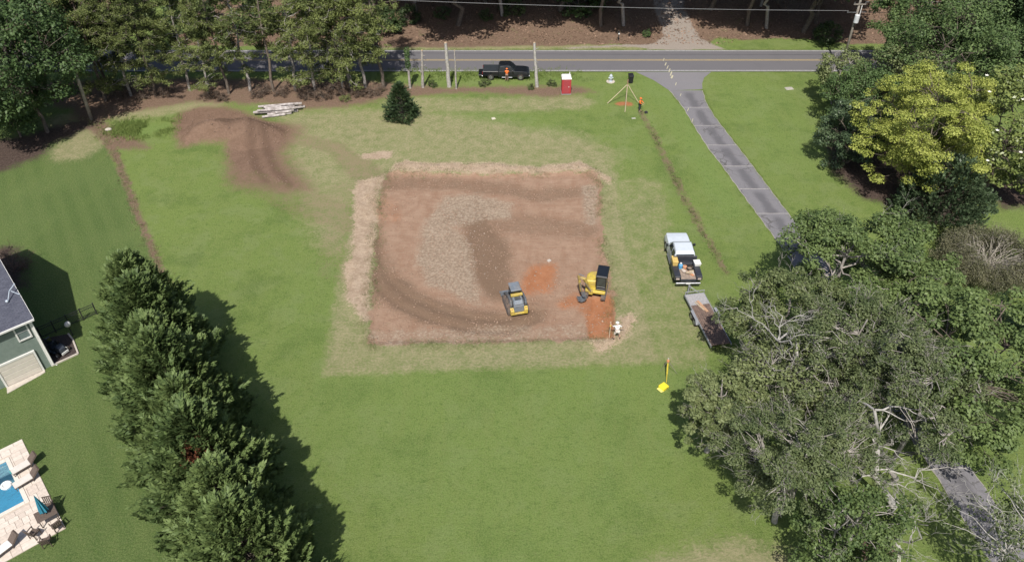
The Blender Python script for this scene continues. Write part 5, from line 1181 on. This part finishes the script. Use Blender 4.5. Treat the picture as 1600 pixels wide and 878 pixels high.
# ---- pickups
def wheel(par, x, y, r=.40, wd_=.27):
    s = 1 if y > 0 else -1
    w_ = MB().tube([(x, y-wd_/2, r), (x, y-wd_*.35, r), (x, y+wd_*.35, r), (x, y+wd_/2, r)], [r*.93, r, r, r*.93], 20).build('wheel', RUBBER, par)
    MB().tube([(x, y+s*wd_*.42, r), (x, y+s*wd_*.56, r)], [r*.62, r*.55], 14).build('rim', STEEL, w_)
def rect(x, w0, w1, z0, z1): return [(x,-w0,z0),(x,w0,z0),(x,(w0*.55+w1*.45)*1.02,z0*.45+z1*.55),(x,w1,z1),(x,-w1,z1),(x,-(w0*.55+w1*.45)*1.02,z0*.45+z1*.55)]
def pickup(name, loc, rz, label, paint, bed='box', lower=None):
    t = thing(name, loc, rz, label, 'pickup')
    MB().loft([rect(.78,.96,.93,.42,1.12), rect(1.2,.97,.90,.42,1.16), rect(2.2,.97,.88,.42,1.14), rect(2.72,.94,.84,.42,1.08), rect(2.92,.86,.78,.46,.98)]).build('hood', paint, t, .03)
    MB().loft([rect(-.95,.96,.93,.42,1.14), rect(.8,.96,.93,.42,1.14)]).build('cab_lower', lower or paint, t, .02)
    rf = [(-.95,1.14,.92),(-.86,1.72,.78),(-.70,1.88,.70),(.35,1.90,.70),(.55,1.84,.72),(1.24,1.16,.90)]
    MB().loft([[(x, s*w_, z) for x, z, w_ in rf] for s in (-1, 1)]).build('cab', paint, t, .03)
    def gl3(pts): 
        return MB().add(pts+[(p[0]*.995+.0, p[1]*.97, p[2]-.02) for p in pts], [(0,1,2,3),(7,6,5,4),(0,4,5,1),(1,5,6,2),(2,6,7,3),(3,7,4,0)])
    n = Vector((.68,0,.69)); 
    MB().add([(.63,-.70,1.79),(.63,.70,1.79),(1.19,.84,1.23),(1.19,-.84,1.23)]+[], [(0,1,2,3)])
    ws = [(.63,-.68,1.79),(.63,.68,1.79),(1.19,.83,1.23),(1.19,-.83,1.23)]
    MB().add([tuple(Vector(p)+n*.02) for p in ws]+[tuple(Vector(p)-n*.01) for p in ws], [(0,1,2,3),(7,6,5,4),(0,4,5,1),(1,5,6,2),(2,6,7,3),(3,7,4,0)]).build('windscreen', GLASS, t)
    MB().box((-.925,0,1.46), (.05,1.4,.42), 0, 0, .15).build('rear_window', GLASS, t)
    for s in (-1, 1):
        for xa_, xb_ in ((-.78,-.06),(.02,.72)):
            yo = lambda z: s*(.925-(z-1.14)*.24)
            pts = [(xa_,yo(1.2),1.2),(xb_+(.2 if xb_ > .5 else 0),yo(1.2),1.2),(xb_-.08,yo(1.72),1.72),(xa_+.06,yo(1.72),1.72)]
            MB().add([(a, b_+s*.012, c) for a, b_, c in pts]+[(a, b_-s*.03, c) for a, b_, c in pts], [(0,1,2,3),(7,6,5,4),(0,4,5,1),(1,5,6,2),(2,6,7,3),(3,7,4,0)]).build('side_window', GLASS, t)
        MB().box((.88, s*1.10, 1.28), (.14,.2,.22)).box((.86, s*.99, 1.2), (.06,.12,.05)).build('mirror', BLACK, t, .02)
        MB().box((2.84, s*.68, .9), (.14,.24,.16)).build('headlight', M('lamp_glass', (.6,.62,.65), .15, .1, 4), t, .02)
        for x in (-1.9, 1.85): wheel(t, x, s*.86)
        MB().tube([(-.5,s*.99,.42),(.8,s*.99,.42)], .05, 6).build('side_step', STEEL, t)
    MB().box((2.95,0,.55), (.12,1.8,.2)).build('front_bumper', STEEL, t, .03)
    MB().box((-.0,0,.46), (5.4,.9,.16)).build('chassis_frame', BLACK, t)
    if bed == 'box':
        MB().box((-1.95,.93,.86), (1.95,.1,.62)).box((-1.95,-.93,.86), (1.95,.1,.62)).box((-1.02,0,.86),(.1,1.76,.62)).box((-1.95,0,.62),(1.9,1.8,.08)).build('bed', paint, t, .02)
        MB().box((-1.93,0,1.19), (1.94,1.9,.06)).build('bed_cover', M('vinyl_cover', (.025,.03,.035), .6, .2, 3), t, .015)
        MB().box((-3.2,0,.62), (.56,1.72,.07)).build('tailgate', paint, t, .015)
        MB().box((-2.98,0,.5), (.14,1.8,.18)).build('rear_bumper', STEEL, t, .02)
        for s in (-1, 1): MB().box((-2.945, s*.9, .95), (.04,.13,.32)).build('tail_lamp', M('tail_red', (.35,.02,.02), .3, .1, 4), t)
    return t
bl = P(790,126.3)
pickup('black_pickup', (bl.x+.05, bl.y+.98, .02), math.radians(-1), 'black crew cab pickup with lowered tailgate parked on the road edge', BLACK, 'box')
A_ = P(1075.5,441,.7); B_ = P(1054,357,1.05); hd_ = B_-A_; hd_.z = 0; wa_ = math.atan2(hd_.y, hd_.x); TS = 1.12; cen = A_+hd_.normalized()*3.05*TS; cen.z = 0
SILW = M('silver_white_paint', (.56,.61,.66), .3, .06, 3, coat=.4)
wp = pickup('silver_pickup', cen, wa_, 'silver white pickup with a loaded black flatbed on the grass', SILW, 'flat', M('grey_lower_paint', (.33,.35,.37), .35, .1, 3)); wp.scale = (TS, TS, TS)
FBK = M('flatbed_black', (.035,.038,.048), .4, .25, 4); TAN = M('scrap_covered_deck', (.36,.28,.22), .9, .4, 7, col2=(.20,.16,.13))
MB().box((-1.98,0,.86), (2.0,1.15,.08)).build('bed_floor', TAN, wp)
for s in (-1, 1): MB().loft([[(x, s*.56, .72), (x, s*1.10, .72), (x, s*1.08, 1.12), (x, s*.60, 1.12)] for x in (-2.95,-1.02)]).build('side_box', FBK, wp, .03)
MB().box((-1.0,0,1.25), (.08,1.9,.75)).build('headboard', FBK, wp, .02)
MB().box((-1.25,.0,1.04), (.36,1.1,.3)).build('tool_chest', FBK, wp, .02)
tgm = MB().box((-2.99,0,.78), (.07,1.2,.2)).build('tail_board', FBK, wp, .01)
MB().box((-3.05,0,.52), (.16,1.95,.18)).build('rear_bumper', STEEL, wp, .03); MB().box((-3.14,0,.58), (.02,.34,.17)).build('number_plate', WHITE, wp)
for s in (-1, 1): MB().box((-2.98, s*.85, .9), (.03,.26,.14)).build('tail_lamp', M('lamp_lens', (.5,.42,.38), .3, .1, 5), wp)
R3 = Matrix.Rotation(wa_, 3, 'Z')
def onbed(v): return cen+R3@(Vector(v)*TS)
def load(name, v, rz, label, cat, fn, group=None):
    t = thing(name, onbed(v), wa_+rz, label, cat, group); t.scale = (TS, TS, TS); fn(t); return t
YP = M('yellow_plastic', (.62,.44,.14), .6, .12, 6); ORG = M('orange_scrap', (.62,.30,.16), .7, .2, 6)
def crate(t, d, m, lidm=None):
    MB().loft([[(-d[0]/2*k,-d[1]/2*k,z),(d[0]/2*k,-d[1]/2*k,z),(d[0]/2*k,d[1]/2*k,z),(-d[0]/2*k,d[1]/2*k,z)] for k, z in ((.9,0),(1,d[2]*.9))]).build('tub', m, t, .015); MB().box((0,0,d[2]*.95), (d[0]*1.06,d[1]*1.06,d[2]*.12)).build('lid', lidm or m, t, .01)
load('storage_box', (-1.28,.86,1.12), 0, 'yellow storage box on the left side of the pickup flatbed', 'box', lambda t: crate(t, (.8,.42,.42), YP))
load('tool_box', (-1.45,-.9,1.12), .1, 'white tool box on the right side of the pickup flatbed', 'box', lambda t: crate(t, (.55,.5,.26), WHITE))
def jug(t): MB().tube([(0,0,0),(0,0,.34),(0,0,.4),(0,0,.46)], [.17,.17,.08,.07], 12).build('body', M('blue_plastic', (.10,.33,.58), .45, .1, 6), t); MB().tube([(0,0,.46),(0,0,.5)], .08, 10).build('cap', WHITE, t); MB().tube([(.12,0,.36),(.2,0,.3),(.16,0,.12)], .02, 6).build('handle', WHITE, t)
load('water_jug', (-1.62,.42,.9), .3, 'blue jug standing on the pickup flatbed', 'jug', jug)
def bucket_(t): MB().tube([(0,0,0),(0,0,.3)], [.13,.16], 12).build('pail', ORG, t); MB().tube([(.16*math.cos(a), 0, .28+.14*math.sin(a)) for a in np.linspace(0, 3.14, 9)], .01, 5).build('handle', STEEL, t)
load('pail', (-1.75,.12,.9), .2, 'orange pail in the middle of the pickup flatbed', 'pail', bucket_)
def offc(c): 
    def f(t):
        for k, (p, d, a) in enumerate(c): MB().box(p, d, a).build('offcut', (ORG, TIM, CONC, TIM)[k % 4], t, .005)
    return f
load('timber_offcuts', (-2.4,-.25,.9), .5, 'pile of orange and tan timber offcuts at the back of the flatbed', 'offcuts', offc([((0,0,.06),(.6,.16,.1),.2),((.05,.12,.17),(.5,.14,.1),.9),((-.1,-.2,.05),(.4,.12,.08),-.4),((.2,-.25,.05),(.35,.2,.08),1.2)]))
load('rag_bundle', (-2.05,.25,.9), .5, 'pale rag bundle on the flatbed behind the jug', 'bundle', lambda t: (MB().ball((0,0,.1), .2, 9, 5, (1.2,.8,.55)).build('cloth', M('pale_rag', (.55,.48,.42), .9, .2, 7), t), MB().tube([(-.1,0,.2),(.2,.1,.14)], .03, 6).build('tie', TIM, t)))
load('hose_coil', (-1.75,-.3,.9), 0, 'dark coiled hose on the flatbed beside the pail', 'hose', lambda t: [MB().tube([(r_*math.cos(a), r_*math.sin(a), .04+z_) for a in np.linspace(0, 6.28, 15)], .03, 6).build('coil', RUBBER, t) for r_, z_ in ((.26,0),(.22,.06),(.25,.12))])
# ---- trailer
A2 = P(1077,447,.5); B2 = P(1130,543,.7); td = A2-B2; td.z = 0; ta = math.atan2(td.y, td.x)
tr_ = thing('utility_trailer', (A2.x, A2.y, 0), ta, 'grey flat utility trailer with a brown deck hitched to the silver pickup', 'trailer')
tr_.scale = (1, .88, 1)
GALV = M('grey_trailer_steel', (.27,.28,.30), .55, .2, 5); 
MB().tube([(0,0,.5),(-1.25,.78,.52)], .05, 4).tube([(0,0,.5),(-1.25,-.78,.52)], .05, 4).tube([(-.75,-.48,.52),(-.75,.48,.52)], .04, 4).build('tongue', GALV, tr_)
MB().ball((.02,0,.52), .09, 8, 5).tube([(-.25,.0,.1),(-.25,0,.75)], .035, 8).build('coupler', GALV, tr_)
LEN_T = 6.3
for s in (-1, 1):
    MB().box((-1.25-LEN_T/2, s*.97, .58), (LEN_T,.08,.18)).build('side_rail', GALV, tr_, .01)
    MB().loft([[(x, s*1.02, z), (x, s*1.30, z), (x, s*1.30, z+.04), (x, s*1.02, z+.04)] for x, z in ((-3.1,.45),(-3.35,.80),(-4.55,.80),(-4.8,.45))]).build('fender', GALV, tr_, .005)
    for x in (-3.55,-4.3): wheel(tr_, x, s*1.16, .33, .2)
MB().box((-1.25,0,.58), (.1,2.0,.2)).box((-1.25,0,.98), (.06,2.0,.06)).box((-1.25,.95,.8),(.06,.06,.4)).box((-1.25,-.95,.8),(.06,.06,.4)).build('front_rail', GALV, tr_, .008)
MB().box((-1.95,0,.645), (1.3,1.86,.05)).build('steel_deck', M('pale_tread_plate', (.36,.35,.35), .6, .2, 6), tr_)
DK = M('brown_deck_boards', (.20,.135,.105), .9, .3, 5, col2=(.12,.085,.07)); bdk = MB()
for i in range(9): bdk.box((-2.62-(LEN_T-1.45)/2, (i-4)*.207, .64+(.006 if i % 2 else 0)), (LEN_T-1.5,.19,.05))
tag(bdk.build('deck_boards', DK, tr_), kind='stuff')
pl = thing('loose_plank', (A2.x+math.cos(ta)*-2.9-math.sin(ta)*-.1, A2.y+math.sin(ta)*-2.9+math.cos(ta)*-.1, .68), ta+.25, 'light orange-brown plank lying loose on the trailer deck', 'plank')
MB().box((0,0,.03), (1.5,.24,.05)).build('board', M('fresh_plank', (.46,.28,.17), .8, .2, 6), pl, .005); MB().box((.1,.2,.025), (1.2,.12,.04), .1).build('batten', TIM, pl, .005)

# ================================================================ people
def skin_mesh(name, J, edges, mat, parent, root=0, sub=1):
    keys = list(J); ix = {k: i for i, k in enumerate(keys)}
    me = bpy.data.meshes.new(name); me.from_pydata([J[k][0] for k in keys], [(ix[a], ix[b_]) for a, b_ in edges], [])
    me.materials.append(mat); o = link(name, me, parent)
    o.modifiers.new('skin', 'SKIN').use_smooth_shade = True
    sv = me.skin_vertices[0].data
    for k in keys: sv[ix[k]].radius = (J[k][1], J[k][2] if len(J[k]) > 2 else J[k][1]); sv[ix[k]].use_root = False
    sv[root].use_root = True
    m = o.modifiers.new('sub', 'SUBSURF'); m.levels = sub; m.render_levels = sub
    return o
def person(loc, rz, label, shirt, trousers, hat, pose, short=False, vest=None):
    t = thing('person', loc, rz, label, 'person')
    p = dict(pelvis=(0,0,.96), chest=(0,0,1.28), neck=(0,0,1.48), head=(0,-.02,1.60), crown=(0,-.01,1.72),
             shl=(-.19,0,1.42), ell=(-.27,.02,1.14), wrl=(-.29,-.06,.90), shr=(.19,0,1.42), elr=(.27,.02,1.14), wrr=(.29,-.06,.90),
             hil=(-.10,0,.92), knl=(-.12,-.03,.50), anl=(-.13,.02,.09), tol=(-.14,-.17,.05), hir=(.10,0,.92), knr=(.12,-.03,.50), anr=(.13,.02,.09), tor=(.14,-.17,.05))
    p.update(pose)
    rad = dict(pelvis=(.15,.11), chest=(.16,.11), neck=(.055,.055), head=(.085,.095), crown=(.06,.07), shl=(.06,.06), ell=(.042,.042), wrl=(.03,.03), shr=(.06,.06), elr=(.042,.042), wrr=(.03,.03),
               hil=(.09,.09), knl=(.058,.058), anl=(.04,.04), tol=(.035,.03), hir=(.09,.09), knr=(.058,.058), anr=(.04,.04), tor=(.035,.03))
    E_ = [('pelvis','chest'),('chest','neck'),('neck','head'),('head','crown'),('chest','shl'),('shl','ell'),('ell','wrl'),('chest','shr'),('shr','elr'),('elr','wrr'),('pelvis','hil'),('hil','knl'),('knl','anl'),('anl','tol'),('pelvis','hir'),('hir','knr'),('knr','anr'),('anr','tor')]
    J = {k: (p[k], *rad[k]) for k in p}
    hx = Vector(p['head']); J['nose'] = (tuple(hx+Vector((0,-.11,-.01))), .014, .014); E_.append(('head','nose'))
    for s, wr, el in (('l','wrl','ell'), ('r','wrr','elr')):
        a = Vector(p[wr]); d = (a-Vector(p[el])).normalized(); u = d.cross(Vector((0,1,0)) if abs(d.y) < .9 else Vector((1,0,0))).normalized()
        J['palm'+s] = (tuple(a+d*.06), .028, .018); E_.append((wr, 'palm'+s))
        for k in range(5):
            off = (k-1.5)*.02 if k < 4 else -.05; L = (.07,.085,.08,.06,.03)[k]
            J['k%d%s' % (k, s)] = (tuple(a+d*(.10 if k < 4 else .06)+u*off), .009, .009); J['f%d%s' % (k, s)] = (tuple(a+d*(.10+L*.9 if k < 4 else .09)+u*off*1.15+Vector((0,-.02,0))), .008, .008)
            E_ += [('palm'+s, 'k%d%s' % (k, s)), ('k%d%s' % (k, s), 'f%d%s' % (k, s))]
    skin_mesh('body', J, E_, SKIN, t)
    g = .022
    def grow(keys, add=g): return {k: (p[k], rad[k][0]+add, rad[k][1]+add) for k in keys}
    S_ = grow(['chest','pelvis','shl','ell','shr','elr'])
    S_['pelvis'] = (p['pelvis'], .165, .13); S_['collar'] = (tuple(Vector(p['chest']).lerp(Vector(p['neck']), .75)), .085, .08)
    se = [('chest','pelvis'),('chest','collar'),('chest','shl'),('shl','ell'),('chest','shr'),('shr','elr')]
    if not short:
        for s in 'lr': S_['wr'+s] = (tuple(Vector(p['el'+s]).lerp(Vector(p['wr'+s]), .9)), .045, .045); se.append(('el'+s, 'wr'+s))
    skin_mesh('shirt', S_, se, shirt, t)
    T_ = grow(['pelvis','hil','knl','hir','knr'], .02); te = [('pelvis','hil'),('hil','knl'),('pelvis','hir'),('hir','knr')]
    if not short:
        for s in 'lr': T_['an'+s] = (tuple(Vector(p['an'+s])+Vector((0,0,.04))), .065, .065); te.append(('kn'+s, 'an'+s))
    skin_mesh('trousers', T_, te, trousers, t)
    for s in 'lr':
        a, b_ = Vector(p['an'+s]), Vector(p['to'+s]); MB().loft([[tuple(a.lerp(b_, f)+Vector((w_, 0, z-a.z))) for w_, z in ((-.05,.0),(.05,.0),(.045,h_),(-.045,h_))] for f, h_ in ((-.3,.13),(.2,.13),(.7,.09),(1.35,.05))]).build('shoe', BLACK, t, .015)
    c = Vector(p['crown']); c.z -= .02
    MB().ball(tuple(c), .115, 14, 7, (.95,1.1,.85)).loft([[(c.x+math.cos(a)*r_, c.y-.02+math.sin(a)*r_*1.12, c.z+z_) for a in np.linspace(0, 2*math.pi, 14, endpoint=False)] for r_, z_ in ((.15,-.03),(.15,-.015),(.10,.0))]).build('hat', hat, t, smooth_=True)
    e = Vector(p['head'])
    for s in (-1, 1): MB().ball(tuple(e+Vector((s*.033,-.088,.02))), .012, 6, 4).build('eye', BLACK, t)
    return t
OV_ = M('hi_vis_orange', (.75,.17,.03), .7, .1, 8); DKT = M('dark_trousers', (.035,.04,.05), .85, .2, 8); WSH = M('white_cotton', (.74,.72,.72), .85, .06, 8); KH = M('pale_khaki', (.62,.57,.52), .85, .1, 8)
pr_ = P(792,127.5); pr_.z = 0
person(pr_, math.radians(175), 'person in an orange hi-vis top standing beside the black pickup', OV_, M('brown_trousers', (.24,.15,.12), .85, .2, 8), OV_, dict(ell=(-.26,-.12,1.18), wrl=(-.16,-.34,1.20), elr=(.26,-.12,1.18), wrr=(.16,-.34,1.22)))
p2_ = G(999,172.5)
person(p2_, math.radians(60), 'person in an orange hi-vis jacket and dark trousers by the braced post', OV_, DKT, OV_, dict(ell=(-.24,-.1,1.16), wrl=(-.1,-.3,1.05), elr=(.26,-.14,1.18), wrr=(.18,-.38,1.08)))
p3_ = G(963,529.5)
person(p3_, math.radians(190), 'person in white shirt and cap holding a measuring rod at the pad corner', WSH, KH, WHITE, dict(
    pelvis=(.0,.02,.92), chest=(-.02,-.08,1.22), neck=(-.03,-.14,1.40), head=(-.03,-.2,1.50), crown=(-.03,-.22,1.62), shl=(-.21,-.1,1.34), shr=(.17,-.1,1.34),
    ell=(-.42,-.10,1.14), wrl=(-.56,-.22,.96), elr=(.34,-.26,1.20), wrr=(.43,-.46,1.30), hil=(-.1,.02,.88), hir=(.1,.02,.88), knl=(-.2,-.02,.48), anl=(-.26,.06,.09), tol=(-.30,-.12,.05), knr=(.2,-.04,.48), anr=(.24,.04,.09), tor=(.28,-.14,.05)), short=True)
rr_ = Matrix.Rotation(math.radians(190), 3, 'Z')@Vector((.44,-.53,0))
rod = thing('measuring_rod', (p3_.x+rr_.x, p3_.y+rr_.y, gzf(p3_.x+rr_.x, p3_.y+rr_.y)), 0, 'pale grade rod held upright by the person in white', 'measuring rod')
MB().box((0,0,.95), (.05,.03,1.9)).build('staff', M('pale_rod', (.58,.50,.38), .6, .1, 9), rod); MB().box((0,-.04,1.45), (.12,.06,.16)).build('receiver', YEL, rod, .01); MB().box((0,0,.02),(.06,.05,.05)).build('foot', STEEL, rod)
# laser level tripod and its case
ap = P(1044,564,1.5); tp_ = thing('laser_tripod', (ap.x, ap.y, 0), 0, 'yellow-legged surveying tripod with an orange level head on the lawn', 'tripod')
TY = M('tripod_yellow', (.72,.55,.06), .5, .1, 6); ft = [P(1041,598), P(1032,580), P(1058,584)]
for q in ft:
    e = Vector((q.x-ap.x, q.y-ap.y, .02)); d = Vector((e.x, e.y, 0)).normalized()*.09; a = Vector((d.x, d.y, 1.38)); m_ = a.lerp(e, .55)
    fr_ = q is ft[0]; LM_ = TY if fr_ else WOODG  # front leg yellow as sunlit; back legs painted dull, as if unlit
    lg = MB().tube([a, m_], [.05,.045] if fr_ else [.026,.022], 4).build('leg', LM_, tp_)
    MB().tube([m_.lerp(a, .2), e], [.03,.02] if fr_ else [.016,.012], 6).build('leg_extension', LM_, lg)
MB().tube([(0,0,1.36),(0,0,1.44)], .11, 12).build('head_plate', STEEL, tp_)
MB().tube([(0,0,1.44),(0,0,1.52),(0,0,1.6),(0,0,1.7)], [.11,.12,.1,.05], 12).build('level_head', M('level_orange', (.60,.27,.12), .5, .1, 6), tp_); MB().tube([(0,0,1.7),(0,0,1.79)], .06, 10).build('rotor', CONC, tp_)
cp_ = P(1036.5,606); cs_t = thing('instrument_case', (cp_.x, cp_.y, 0), math.radians(38), 'bright yellow instrument case lying open on the lawn by the tripod', 'case')
CY = M('case_yellow', (.80,.66,.04), .45, .06, 6)
MB().box((0,0,.14), (.62,.56,.28)).build('case_body', CY, cs_t, .03); MB().box((-.42,-.05,.1), (.28,.5,.1), 0, 0, .35).build('lid', M('case_lid_pale', (.80,.72,.22), .5, .06, 6), cs_t, .02)
MB().box((.33,0,.16), (.04,.2,.06)).build('latch', BLACK, cs_t); MB().tube([(0,-.28,.2),(0,-.34,.2),(.12,-.34,.2),(.12,-.28,.2)], .015, 6).build('handle', BLACK, cs_t)

# ================================================================ loose ground cover
rng = np.random.default_rng(99)
def scatter(name, poly, n, smin, smax, mat, flat=.6, sline_=None, seed=0):
    """clods or stones: small uneven lumps half sunk in the soil"""
    r = np.random.default_rng(seed); 
    lo_, hi_ = poly.min(0), poly.max(0); X = r.uniform(lo_[0], hi_[0], n*3); Y = r.uniform(lo_[1], hi_[1], n*3)
    k = (sdf(poly, X, Y) > 0) & (fbm(X, Y, .7, seed, 3) > r.uniform(.2, .7, n*3)); X, Y = X[k][:n], Y[k][:n]; m = len(X); Z = gz(X, Y)
    base = np.array([(1,0,0),(0,1,0),(-1,0,0),(0,-1,0),(0,0,1.0),(0,0,-.7)]); Ft = np.array([(0,1,4),(1,2,4),(2,3,4),(3,0,4),(1,0,5),(2,1,5),(3,2,5),(0,3,5)])
    s = smin*(smax/smin)**(r.uniform(0, 1, m)**2.2)
    V = base[None]*s[:, None, None]*r.uniform(.6, 1.25, (m, 6, 3))*np.array([1, 1, flat]); a = r.uniform(0, 6.28, m)
    c, s_ = np.cos(a)[:, None], np.sin(a)[:, None]; x_, y_ = V[..., 0].copy(), V[..., 1].copy(); V[..., 0] = x_*c-y_*s_; V[..., 1] = x_*s_+y_*c
    V += np.stack([X, Y, Z+s*.2], -1)[:, None]
    F = (Ft[None]+(np.arange(m)*6)[:, None, None]).reshape(-1, 3)
    o = link(name, fastmesh(name, V.reshape(-1, 3), F, mat)); return o
CLOD = M('soil_clods', (.42,.29,.21), .95, .35, 1.5, col2=(.29,.19,.13)); CLODH = M('heap_clods', (.27,.18,.13), .95, .35, 1.5, col2=(.19,.125,.09)); PEB = M('pale_rubble', (.42,.34,.28), .9, .3, 2)
tag(scatter('soil_clods', pad_w, 7000, .025, .12, CLOD, .45, seed=1), 'loose clods strewn over the graded dirt pad', 'soil', kind='stuff')
tag(scatter('heap_clods', heap_w, 2200, .04, .14, CLODH, .5, seed=2), 'clods and lumps on the brown dirt heap', 'soil', kind='stuff')
cp2 = W2(q2([(500,240),(640,230),(700,400),(760,500),(700,560),(620,540),(620,400),(560,330)]))
tag(scatter('pale_rubble', cp2, 260, .04, .11, PEB, .6, seed=3), 'pale rubble crumbs on the dark soil in the pad', 'rubble', kind='stuff')
def tufts(name, pts, per, h, mat, seed, spread=.12, lean=.5):
    r = np.random.default_rng(seed); ci = np.repeat(np.arange(len(pts)), per); m = len(ci)
    c = pts[ci]+np.stack([r.normal(size=m)*spread, r.normal(size=m)*spread, np.zeros(m)], -1)
    hh = h*r.uniform(.5, 1.3, m); d = unit(np.stack([r.normal(size=m)*lean, r.normal(size=m)*lean, np.ones(m)], -1))
    s = unit(np.cross(d, r.normal(size=(m, 3))))*(hh*.09)[:, None]
    V = np.stack([c-s, c+s, c+d*hh[:, None]], 1).reshape(-1, 3)
    return link(name, fastmesh(name, V, np.arange(3*m).reshape(m, 3), mat))
def pts_in(poly, n, seed, thr=.3):
    r = np.random.default_rng(seed); lo_, hi_ = poly.min(0), poly.max(0); X = r.uniform(lo_[0], hi_[0], n*3); Y = r.uniform(lo_[1], hi_[1], n*3)
    k = (sdf(poly, X, Y) > 0) & (fbm(X, Y, .8, seed, 3) > thr); X, Y = X[k][:n], Y[k][:n]
    return np.stack([X, Y, gz(X, Y)-.01], -1)
STW = leafmat('dry_straw', (.42,.32,.22), (.66,.55,.40), .15, .8, .8); GRB = leafmat('grass_blades', (.10,.16,.035), (.21,.27,.075), .2, .6, .7); WDB = leafmat('weed_blades', (.13,.145,.06), (.30,.28,.15), .2, .6, .7)
sp = np.concatenate([pts_in(p, n, 40+i, (.25,.47,.35)[i]) for i, (p, n) in enumerate(zip(st_polys, (1500, 700, 350)))])
tag(tufts('straw_litter', sp, 9, .13, STW, 1, .14, 1.8), 'dry cut grass heaped along the edges of the dirt pad', 'straw', kind='stuff')
def along(pts, n, w_, seed):
    r = np.random.default_rng(seed); p = W2(pts); L = np.concatenate([[0], np.cumsum(np.linalg.norm(np.diff(p, axis=0), axis=1))]); s = r.uniform(0, L[-1], n)
    X = np.interp(s, L, p[:, 0])+r.normal(size=n)*w_; Y = np.interp(s, L, p[:, 1])+r.normal(size=n)*w_; k = fbm(X, Y, .6, seed, 2) > .3
    return np.stack([X[k], Y[k], gz(X[k], Y[k])], -1)
tag(tufts('trench_weeds', along(LINE_R[0], 300, .22, 5), 10, .18, leafmat('trench_weed_blades', (.04,.055,.02), (.10,.11,.045), .2, .6, .7), 5, .14, .6), 'dark weeds along the shallow trench line', 'weeds', kind='stuff')
tag(tufts('edge_weeds', along(LINE_L[0], 320, .35, 6), 12, .2, WDB, 6, .14, .7), 'weeds along the brown boundary strip on the left', 'weeds', kind='stuff')
edge_pts = np.concatenate([along(dl[:8], 1500, .12, 71), along(dr[:8], 1500, .12, 72), along([(600,113.4),(800,113.4),(990,113.4)], 900, .15, 73), along([(1112,113.4),(1290,113.4)], 500, .15, 74), along([(600,77.6),(1010,77.6)], 700, .2, 75), along([(1130,77.6),(1300,77.6)], 400, .2, 76)])
tag(tufts('paving_edge_grass', edge_pts, 7, .10, GRB, 77, .10, .8), 'short grass creeping over the edges of the road and drive', 'grass', kind='stuff')
ring = PAD+[PAD[0]]
tag(tufts('pad_edge_grass', along(ring, 2600, .45, 7), 9, .15, WDB, 7, .14, .8), 'ragged dry grass around the rim of the dirt pad', 'grass', kind='stuff')
tag(tufts('tall_grass', np.concatenate([along([(185,200),(225,204),(262,198)], 900, 1.0, 8), along([(600,118),(760,118),(900,118)], 700, .9, 9)]), 12, .3, GRB, 8, .2, .5), 'long green grass by the dirt heap and road verge', 'grass', kind='stuff')
lp_ = []
r = np.random.default_rng(12); X = r.uniform(-45, 60, 9000); Y = r.uniform(104, 122, 9000); k = sdf(W2(LITTER_FAR), X, Y) > 0; X, Y = X[k], Y[k]
c = np.stack([X, Y, gz(X, Y)+.05], -1); V, F = quads(c, r.normal(size=c.shape)*.4+np.array([0,0,1.]), r.uniform(.15,.4,len(c)), r.uniform(.12,.3,len(c)), r)
tag(link('leaf_litter', fastmesh('leaf_litter', V, F, leafmat('fallen_leaves', (.14,.085,.058), (.31,.21,.15), .05, .4, .9))), 'fallen brown leaves on the bank across the road', 'leaves', kind='stuff')
